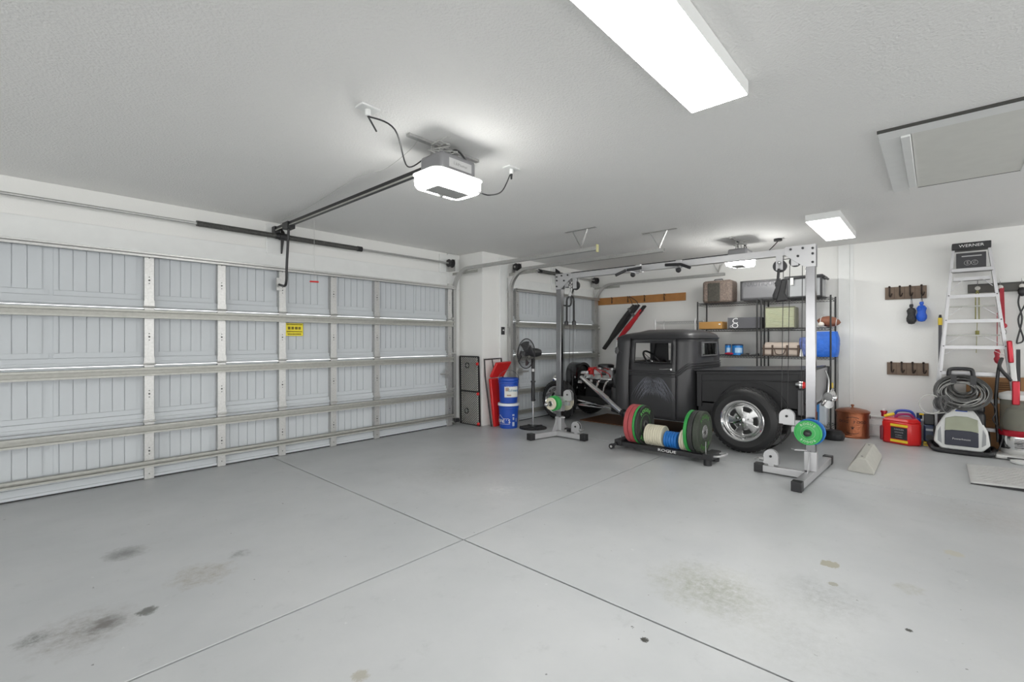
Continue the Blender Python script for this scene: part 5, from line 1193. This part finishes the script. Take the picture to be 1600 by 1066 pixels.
# cardboard boxes behind the ladder
y0 = pX(1514, 600, 7.86).y
for (ya, yb, za, zb_, lab_) in ((-.30 - .38, y0, 0, .36, 'plain brown cardboard box on the floor, bottom of the stack behind the ladder'), (-.66, y0 + .0, .362, .60, 'brown cardboard box, middle of the stack behind the ladder'), (-.66, y0 + .02, .602, .86, 'brown cardboard box with faint print, topmost behind the ladder'), (-1.1, -.69, 0, .87, 'tall brown cardboard box at the right edge behind the vacuum')):
    bx = tag(MB().bb(7.915, XW - .065, ya, yb, za, zb_).build('cardboard_box', card, bev=.004), lab_, 'box')
    if za > .6:
        m_ = MB(); 
        for k in range(4): m_.bb(7.9125, 7.9145, y0 - .34, y0 - .24, za + .12 + k * .025, za + .128 + k * .025)
        m_.bb(7.9125, 7.9145, y0 - .36, y0 - .355, za + .1, za + .22); m_.build('box_print', mat('brown_print', (.13, .06, .03), .8), bx)
# copper dog food can
dc = V((7.79, .835, 0)); D = thing('pet_food_bin', 'hammered copper dog food can with lid on the floor by the baseboard', 'canister', dc)
MB().lathe([(0, .0), (.185, 0), (.188, .02), (.182, .028), (.182, .33), (.186, .335), (0, .335)], dc, n=48).build('body', copper, D)
MB().lathe([(.192, .325), (.195, .345), (.16, .365), (.07, .385), (.02, .39), (0, .39)], dc, n=48).build('lid', copper, D)
MB().lathe([(0, .385), (.012, .39), (.010, .405), (.020, .415), (.018, .43), (0, .435)], dc, n=16).build('lid_knob', copper, D)
ca = math.degrees(math.atan2(-dc.y, -dc.x))
m_ = MB(); wrap_text(m_, 'DOG FOOD', dc, .182, .215, ca, .052, 13); 
for sgn, zc3 in ((1, .27), (-1, .075)):
    for k in range(-5, 6): wrap(m_, dc, .182, zc3 - .006 + sgn * .0015 * (9 - k * k * .4), zc3 + .004 + sgn * .0015 * (9 - k * k * .4), ca + k * 4 - 1.5, ca + k * 4 + 1.5, 2)
for dy, dz, r_ in ((0, .135, 5), (-5, .150, 2), (0, .157, 2), (5, .150, 2)): wrap(m_, dc, .182, dz - r_ * .0025, dz + r_ * .0025, ca + dy - r_ * .7, ca + dy + r_ * .7, 3)
m_.build('lettering', copperk, D)
for s_ in (1, -1): a = R(ca + 90 * s_); c = dc + V((math.cos(a) * .19, math.sin(a) * .19, .28)); MB().tube(arc(c, .022, 0, 360, 12, (math.cos(a + 1.57), math.sin(a + 1.57), 0), (0, 0, 1))[:-1], .004, 5, closed=True).build('side_handle', copperk, D)
# red fuel can
G = thing('fuel_can', 'red plastic fuel can with yellow and black label on the floor', 'fuel can', (7.72, .35, 0))
gA, gB, gC = fl(1380, 688), fl(1414, 695), fl(1434, 694)
gA = V((7.62, .515, 0)); gB = V((7.50, .245, 0)); gC = V((7.58, .125, 0)); gD = V((7.84, .16, 0)); gE = V((7.88, .47, 0))
def ngon(m, pts, z0, z1, k=1.0, c=None):
    c = c or sum(pts, V((0, 0, 0))) / len(pts); A = [m.bm.verts.new(V((p.x, p.y, z0))) for p in pts]; B = [m.bm.verts.new(V((c.x + (p.x - c.x) * k, c.y + (p.y - c.y) * k, z1))) for p in pts]; m._cap(A, B)
m_ = MB(); ngon(m_, [gA, gB, gC, gD, gE], 0, .29); m_.build('body', red, G, bev=.03)
m_ = MB(); ngon(m_, [gA, gB, gC, gD, gE], .285, .325, .8); m_.build('shoulder', red, G, bev=.01)
d_ = (gB - gA).normalized(); nn_ = V((d_.y, -d_.x, 0)); nn_ = nn_ if nn_.x < 0 else -nn_
def onface(s0, s1, z0, z1, m, nm, off=.001):
    mm_ = MB(); a = gA.lerp(gB, s0) + nn_ * off; b = gA.lerp(gB, s1) + nn_ * off; mm_.prism([(0, z0), ((b - a).length, z0), ((b - a).length, z1), (0, z1)], (a.x, a.y, 0), d_, (0, 0, 1), nn_ * .004); return mm_.build(nm, m, G)
onface(.34, .97, .03, .06, yellow, 'label_stripe'); onface(.34, .97, .225, .255, yellow, 'label_stripe')
onface(.36, .95, .07, .215, mat('label_black', (.03, .03, .035), .4), 'warning_label')
m_ = MB(); a = gA.lerp(gB, .66) + nn_ * .008
for z, s_, t_ in ((.19, .026, 'DANGER'), (.155, .020, 'GASOLINE'), (.12, .014, 'EXTREMELY'), (.095, .014, 'FLAMMABLE')): m_.text(t_, s_, (a.x, a.y, z), d_, (0, 0, 1), .001)
m_.build('label_lettering', mat('label_text_grey', (.4, .4, .42), .5), G)
m_ = MB(); a = gA + V((.07, -.02, .32)); m_.cyl(a, a + V((0, 0, .05)), .028); m_.cyl(a + V((0, 0, .05)), a + V((0, 0, .075)), .036); m_.build('filler_cap', redm, G)
MB().cyl(a + V((0, 0, .075)), a + V((0, 0, .10)), .02).build('cap_top', txtw, G)
MB().tube(smooth([a + V((-.03, -.01, .01)), a + V((-.04, -.05, .03)), a + V((-.01, -.10, .045))], 4), .018, 8).build('spout', yellow, G)
m_ = MB(); m_.tube(smooth([V((7.66, .38, .31)), V((7.66, .35, .36)), V((7.67, .24, .37)), V((7.68, .19, .31))], 5), .016, 8); m_.build('handle', purple, G)
MB().bb(gA.x - .025, gA.x + .05, gA.y - .02, gA.y + .015, .03, .21).build('side_grip', mat('maroon_grip', (.14, .01, .02), .4), G, bev=.012)
BC = thing('fuel_can', 'blue fuel can standing between the red can and the wall', 'fuel can', (7.90, .25, 0))
MB().bb(7.89, 7.985, .14, .44, 0, .31).build('body', mat('royal_blue_plastic', (.05, .10, .52), .35), BC, bev=.02) 
m_ = MB(); m_.tube(smooth([V((7.93, .40, .30)), V((7.93, .37, .375)), V((7.93, .24, .38)), V((7.93, .20, .30))], 5), .016, 8); m_.build('handle', mat('royal_blue_plastic', (.05, .10, .52), .35), BC)
MB().cyl((7.93, .155, .30), (7.93, .155, .37), .028).build('filler_cap', navy, BC); MB().tube(smooth([V((7.9, .15, .36)), V((7.87, .11, .36)), V((7.84, .06, .33))], 4), .012, 8).build('spout', yellow, BC)
# navy tool case
TC = thing('tool_case', 'navy power tool case with yellow base strip beside the pressure washer', 'tool case', (7.8, .03, 0))
MB().bb(7.68, 7.76, .0, .115, 0, .05).build('yellow_base', yellow, TC, bev=.006)
MB().bb(7.685, 7.76, .003, .112, .05, .26).build('body', navy, TC, bev=.02)
MB().bb(7.70, 7.76, .01, .11, .26, .39).build('upper_housing', black, TC, bev=.01)
MB().cyl((7.678, .055, .11), (7.69, .055, .11), .035).build('vent', black, TC)
MB().bb(7.678, 7.686, .02, .09, .19, .215).build('light_badge', mat('badge_grey', (.4, .42, .46), .4), TC)
m_ = MB(); m_.text('DEWALT', .038, (7.679, .057, .025), (0, -1, 0), (0, 0, 1), .002, sx=.75); m_.build('lettering', txtk, TC)

# ------------------------------------------------------------------ pressure washer
PW = thing('pressure_washer', 'white and black pressure washer with coiled grey hose on its handle', 'pressure washer', (7.5, -.2, 0))
px0 = 7.42; yL, yR = .015, -.45; yc = (yL + yR) / 2
def pw(y, z, x=px0): return V((x, y, z))
m_ = MB(); m_.tube(smooth([(7.40, yL + .02, .05), (7.37, yL - .03, .03), (7.35, yc, .025), (7.37, yR + .03, .03), (7.40, yR - .02, .05), (7.70, yR, .06), (7.70, yL, .06), (7.40, yL + .02, .05)], 5)[:-1], .026, 10, closed=True); m_.build('base_frame', black, PW)
MB().bb(7.46, 7.74, yR + .03, yL - .03, .05, .50).build('body', black, PW, bev=.05)
sh_ = [(-.235, .12), (-.17, .04), (.17, .04), (.235, .12), (.215, .28), (.15, .42), (.10, .50), (-.10, .50), (-.15, .42), (-.215, .28)]
m_ = MB(); m_.prism([(a, b) for a, b in sh_], (px0, yc, 0), (0, 1, 0), (0, 0, 1), (.06, 0, 0)); m_.build('front_shell', offw, PW, bev=.015)
MB().prism([(-.14, .26), (.14, .26), (.135, .40), (.05, .43), (-.05, .43), (-.135, .40)], (px0 - .012, yc, 0), (0, 1, 0), (0, 0, 1), (.02, 0, 0)).build('tank_window', mat('soap_window', (.34, .36, .27), .12, noise=.15), PW, bev=.006)
np_ = MB().prism([(-.14, .09), (.14, .09), (.14, .255), (.08, .27), (-.08, .27), (-.14, .255)], (px0 - .016, yc, 0), (0, 1, 0), (0, 0, 1), (.02, 0, 0)).build('lower_panel', mat('navy_panel', (.02, .022, .04), .3), PW, bev=.006)
m_ = MB(); m_.text('Powerhouse', .03, (px0 - .018, yc, .17), (0, -1, 0), (0, 0, 1), .002); m_.build('panel_lettering', silver, np_)
MB().prism([(-.05, .485), (.05, .485), (.05, .505), (-.05, .505)], (px0 - .003, yc, 0), (0, 1, 0), (0, 0, 1), (.004, 0, 0)).build('badge', blue, PW)
for s_ in (1, -1): MB().prism([(s_ * .20, .13), (s_ * .165, .10), (s_ * .175, .30), (s_ * .20, .24)], (px0 - .003, yc, 0), (0, 1, 0), (0, 0, 1), (.004, 0, 0)).build('side_vent', mat('vent_grey', (.30, .31, .32), .4), PW)
for s_ in (1, -1): MB().cyl((7.62, yc + s_ * .19, .13), (7.62, yc + s_ * .24, .13), .13, n=32).build('wheel', black, PW)
m_ = MB(); m_.tube(smooth([(7.62, yc + .13, .45), (7.60, yc + .105, .80), (7.60, yc + .10, .93), (7.60, yc + .07, .965), (7.60, yc - .07, .965), (7.60, yc - .10, .93), (7.60, yc - .105, .80), (7.62, yc - .13, .45)], 5), .021, 10); m_.build('handle', black, PW)
MB().bb(7.54, 7.68, yc - .2, yc + .2, .46, .56).build('hose_cradle', black, PW, bev=.03)
hs_ = thing('hose', 'coiled dark grey high-pressure hose looped around the washer handle', 'hose', (7.52, yc, .5)); rng = random.Random(9); m_ = MB()
for k in range(17):
    Rr = .085 + .0092 * k + rng.uniform(-.01, .01); c = V((7.47 + rng.uniform(-.05, .05), yc + rng.uniform(-.02, .02), .76 - .004 * k + rng.uniform(-.012, .012))); ph = rng.uniform(0, 6)
    m_.tube([c + V((.03 * math.sin(2 * t + ph) + .16 * math.sin(t) * .5, math.cos(t) * Rr, math.sin(t) * Rr * .82)) for t in [2 * PI * q / 30 for q in range(30)]], .0095, 7, closed=True)
m_.build('coil', hose, hs_)
m_ = MB()
for k in range(5):
    Rr = .13 + .02 * k; c = V((7.42 + rng.uniform(-.03, .03), yc + rng.uniform(-.015, .02), .70 + rng.uniform(-.015, .015)))
    m_.tube([c + V((.02 * math.sin(2 * t + k) + .06 * math.sin(t), math.cos(t) * Rr, math.sin(t) * Rr * .72)) for t in [2 * PI * q / 30 for q in range(30)]], .006, 6, closed=True)
m_.build('pale_loops', mat('mid_grey_cord', (.30, .30, .29), .35), hs_)
for a in (-60, -110, 70, 120): c = V((7.38, yc + math.cos(R(a)) * .19, .72 + math.sin(R(a)) * .15)); MB().bar(c + V((0, -.0, -.05)), c + V((.0, .0, .05)), .05, .02, up=(1, 0, 0)).build('tie', black, hs_)
cd = thing('power_cable', 'bundled pale cable with plug drooping at the left of the pressure washer', 'cable', (7.38, yL + .02, .42)); m_ = MB(); c = V((7.38, yL + .03, .55))
m_.tube([c + V((0, math.cos(t) * .10, math.sin(t) * .11)) for t in [2 * PI * q / 24 for q in range(24)]], .008, 6, closed=True); m_.tube(smooth([c + V((0, -.06, -.10)), c + V((-.02, -.18, -.06)), c + V((-.02, -.30, .04)), c + V((.02, -.42, .10))], 5), .007, 6); m_.build('loop', hosel, cd)
m_ = MB()
for k in range(7): cc2 = c + V((-.02, -.07 - .012 * k, .02)); m_.tube([cc2 + V((.02 * math.sin(t + k), math.cos(t) * .045, math.sin(t) * (.075 + .004 * k))) for t in [2 * PI * q / 18 for q in range(18)]], .006, 5, closed=True)
m_.build('bundle', mat('dark_grey_cord', (.10, .10, .10), .4), cd)
m_ = MB(); m_.tube(smooth([(7.45, yR + .08, .72), (7.40, yR - .04, .55), (7.40, yR - .02, .42), (7.5, yR - .10, .28), (7.45, yR - .07, .10), (7.55, yR - .03, .05)], 6), .006, 6); m_.tube(smooth([(7.40, yc - .05, .62), (7.38, yc - .12, .50), (7.36, yR + .06, .36)], 5), .005, 6); tag(m_.build('electric_cord', black), 'black cord drooping down the right side of the pressure washer', 'cord')

# upright vacuum
vc = V((7.58, -.675, 0)); VA = thing('upright_vacuum', 'red and silver upright vacuum with clear dust tank at the right edge', 'vacuum cleaner', vc)
MB().bb(vc.x - .22, vc.x + .05, vc.y - .19, vc.y + .19, .008, .055).build('floor_head', silver, VA, bev=.015)
MB().bb(vc.x - .224, vc.x - .218, vc.y - .16, vc.y + .10, .02, .035).build('head_slot', darkmet, VA)
vb = vc + V((0, 0, 0))
MB().lathe([(0, .05), (.13, .05), (.145, .08), (.14, .12), (0, .12)], vb, n=36).build('swivel', silver, VA)
MB().lathe([(0, .11), (.145, .11), (.155, .16), (.15, .25), (0, .25)], vb, n=36).build('motor_housing', chrome, VA)
m_ = MB()
for k in range(6): wrap(m_, vb, .152, .13 + .018 * k, .137 + .018 * k, 165, 225, 6, dr=.003)
m_.build('vent_slots', darkmet, VA)
MB().lathe([(.152, .25), (.160, .27), (.160, .30), (.148, .315), (0, .315)], vb, n=36).lathe([(.156, .12), (.162, .14), (.162, .24), (.156, .25)], vb, n=36, sx=1).build('red_band', redm, VA) if False else MB().lathe([(0, .25), (.152, .25), (.160, .27), (.160, .30), (.148, .315), (0, .315)], vb, n=36).build('red_band', redm, VA)
MB().lathe([(.142, .315), (.142, .66), (.138, .66), (.138, .315)], vb, n=40).build('dust_tank', mat('smoky_clear', (.62, .62, .56), .08, trans=.85), VA)
MB().lathe([(0, .315), (.11, .315), (.12, .42), (.09, .54), (.06, .56), (.05, .62), (0, .62)], vb, n=24).build('cyclone', mat('dusty_grey', (.26, .245, .21), .8, noise=.4, nscale=30), VA)
MB().lathe([(.150, .65), (.155, .67), (.150, .71), (.09, .735), (0, .74)], vb, n=36).build('tank_lid', offw, VA)
for s_ in (1, -1):
    pass
MB().bb(vb.x - .165, vb.x - .13, vb.y + .0, vb.y + .06, .60, .86).build('red_latch', redm, VA, bev=.01)
m_ = MB(); hp = vb + V((.02, .02, 0)); m_.bar(hp + V((0, 0, .72)), hp + V((.06, .035, 1.27)), .05, .045, up=(1, 0, 0)); m_.build('upper_wand', silver, VA, bev=.008)
MB().bar(hp + V((.025, .03, 1.05)), hp + V((.02, .045, 1.30)), .045, .05, up=(1, 0, 0)).build('grip', redm, VA, bev=.012)
m_ = MB(); m_.tube(smooth([hp + V((.0, .03, .85)), hp + V((0, .12, 1.0)), hp + V((.03, .10, 1.1)), hp + V((.03, .13, .95)), hp + V((.02, .15, .60)), hp + V((.02, .14, .35)), hp + V((.0, .13, .15))], 6), .016, 8); m_.build('hose', black, VA)
m_ = MB(); m_.bar(hp + V((.07, -.03, .74)), hp + V((.09, -.03, 1.2)), .03, .04, up=(1, 0, 0)); m_.build('rear_duct', black, VA)
wp = fl(1596, 724); tag(MB().lathe([(0, 0), (.07, 0), (.085, .015), (.085, .03), (.07, .035), (0, .03)], V((7.23, -.67, 0)), n=28).build('white_disc', offw), 'small white dish on the floor in front of the vacuum', 'dish')

# concrete wheel stop
WS = MB(); WS.prism([(-.105, 0), (.105, 0), (.105, .03), (.035, .145), (-.035, .145), (-.105, .03)], (5.70, .545, 0), (0, 1, 0), (0, 0, 1), (.88, 0, 0)); ws_ = WS.build('wheel_stop', conc, bev=.006)
tag(ws_, 'short grey concrete wheel stop lying on the open floor', 'wheel stop')
for x in (5.80, 6.47): MB().cyl((x, .545, .144), (x, .545, .1465), .011, n=12).build('bolt_hole', txtk, ws_)
# perforated ramp plate
RP = thing('ramp_plate', 'perforated pale plastic ramp plate lying on the floor by the vacuum', 'ramp', (6.35, -.55, 0))
m_ = MB(); nx, ny = 30, 30; rx0, rx1, ry0, ry1 = 5.93, 6.76, -.235, -1.1
def rz(i, j): return .022 + .05 * (j / ny) * .9
P = [[(lerp(rx0, rx1, i / nx) + .05 * (j / ny) * -.3, lerp(ry0, ry1, j / ny), rz(i, j)) for j in range(ny + 1)] for i in range(nx + 1)]
m_.grid(P, skip=lambda i, j: 1 < i < nx - 2 and 1 < j < ny - 2 and i % 2 == 1 and (j + i // 2) % 2 == 0); m_.build('plate', mat('pale_grey_plastic', (.56, .56, .55), .5), RP, solid=.012)
m_ = MB(); m_.prism([(0, .0), (ry1 - ry0, .0), (ry1 - ry0, .055), (0, .008)], (rx0 + .01, ry0, 0), (0, 1, 0), (0, 0, 1), (.012, 0, 0)); m_.build('front_skirt', darkmet, RP)
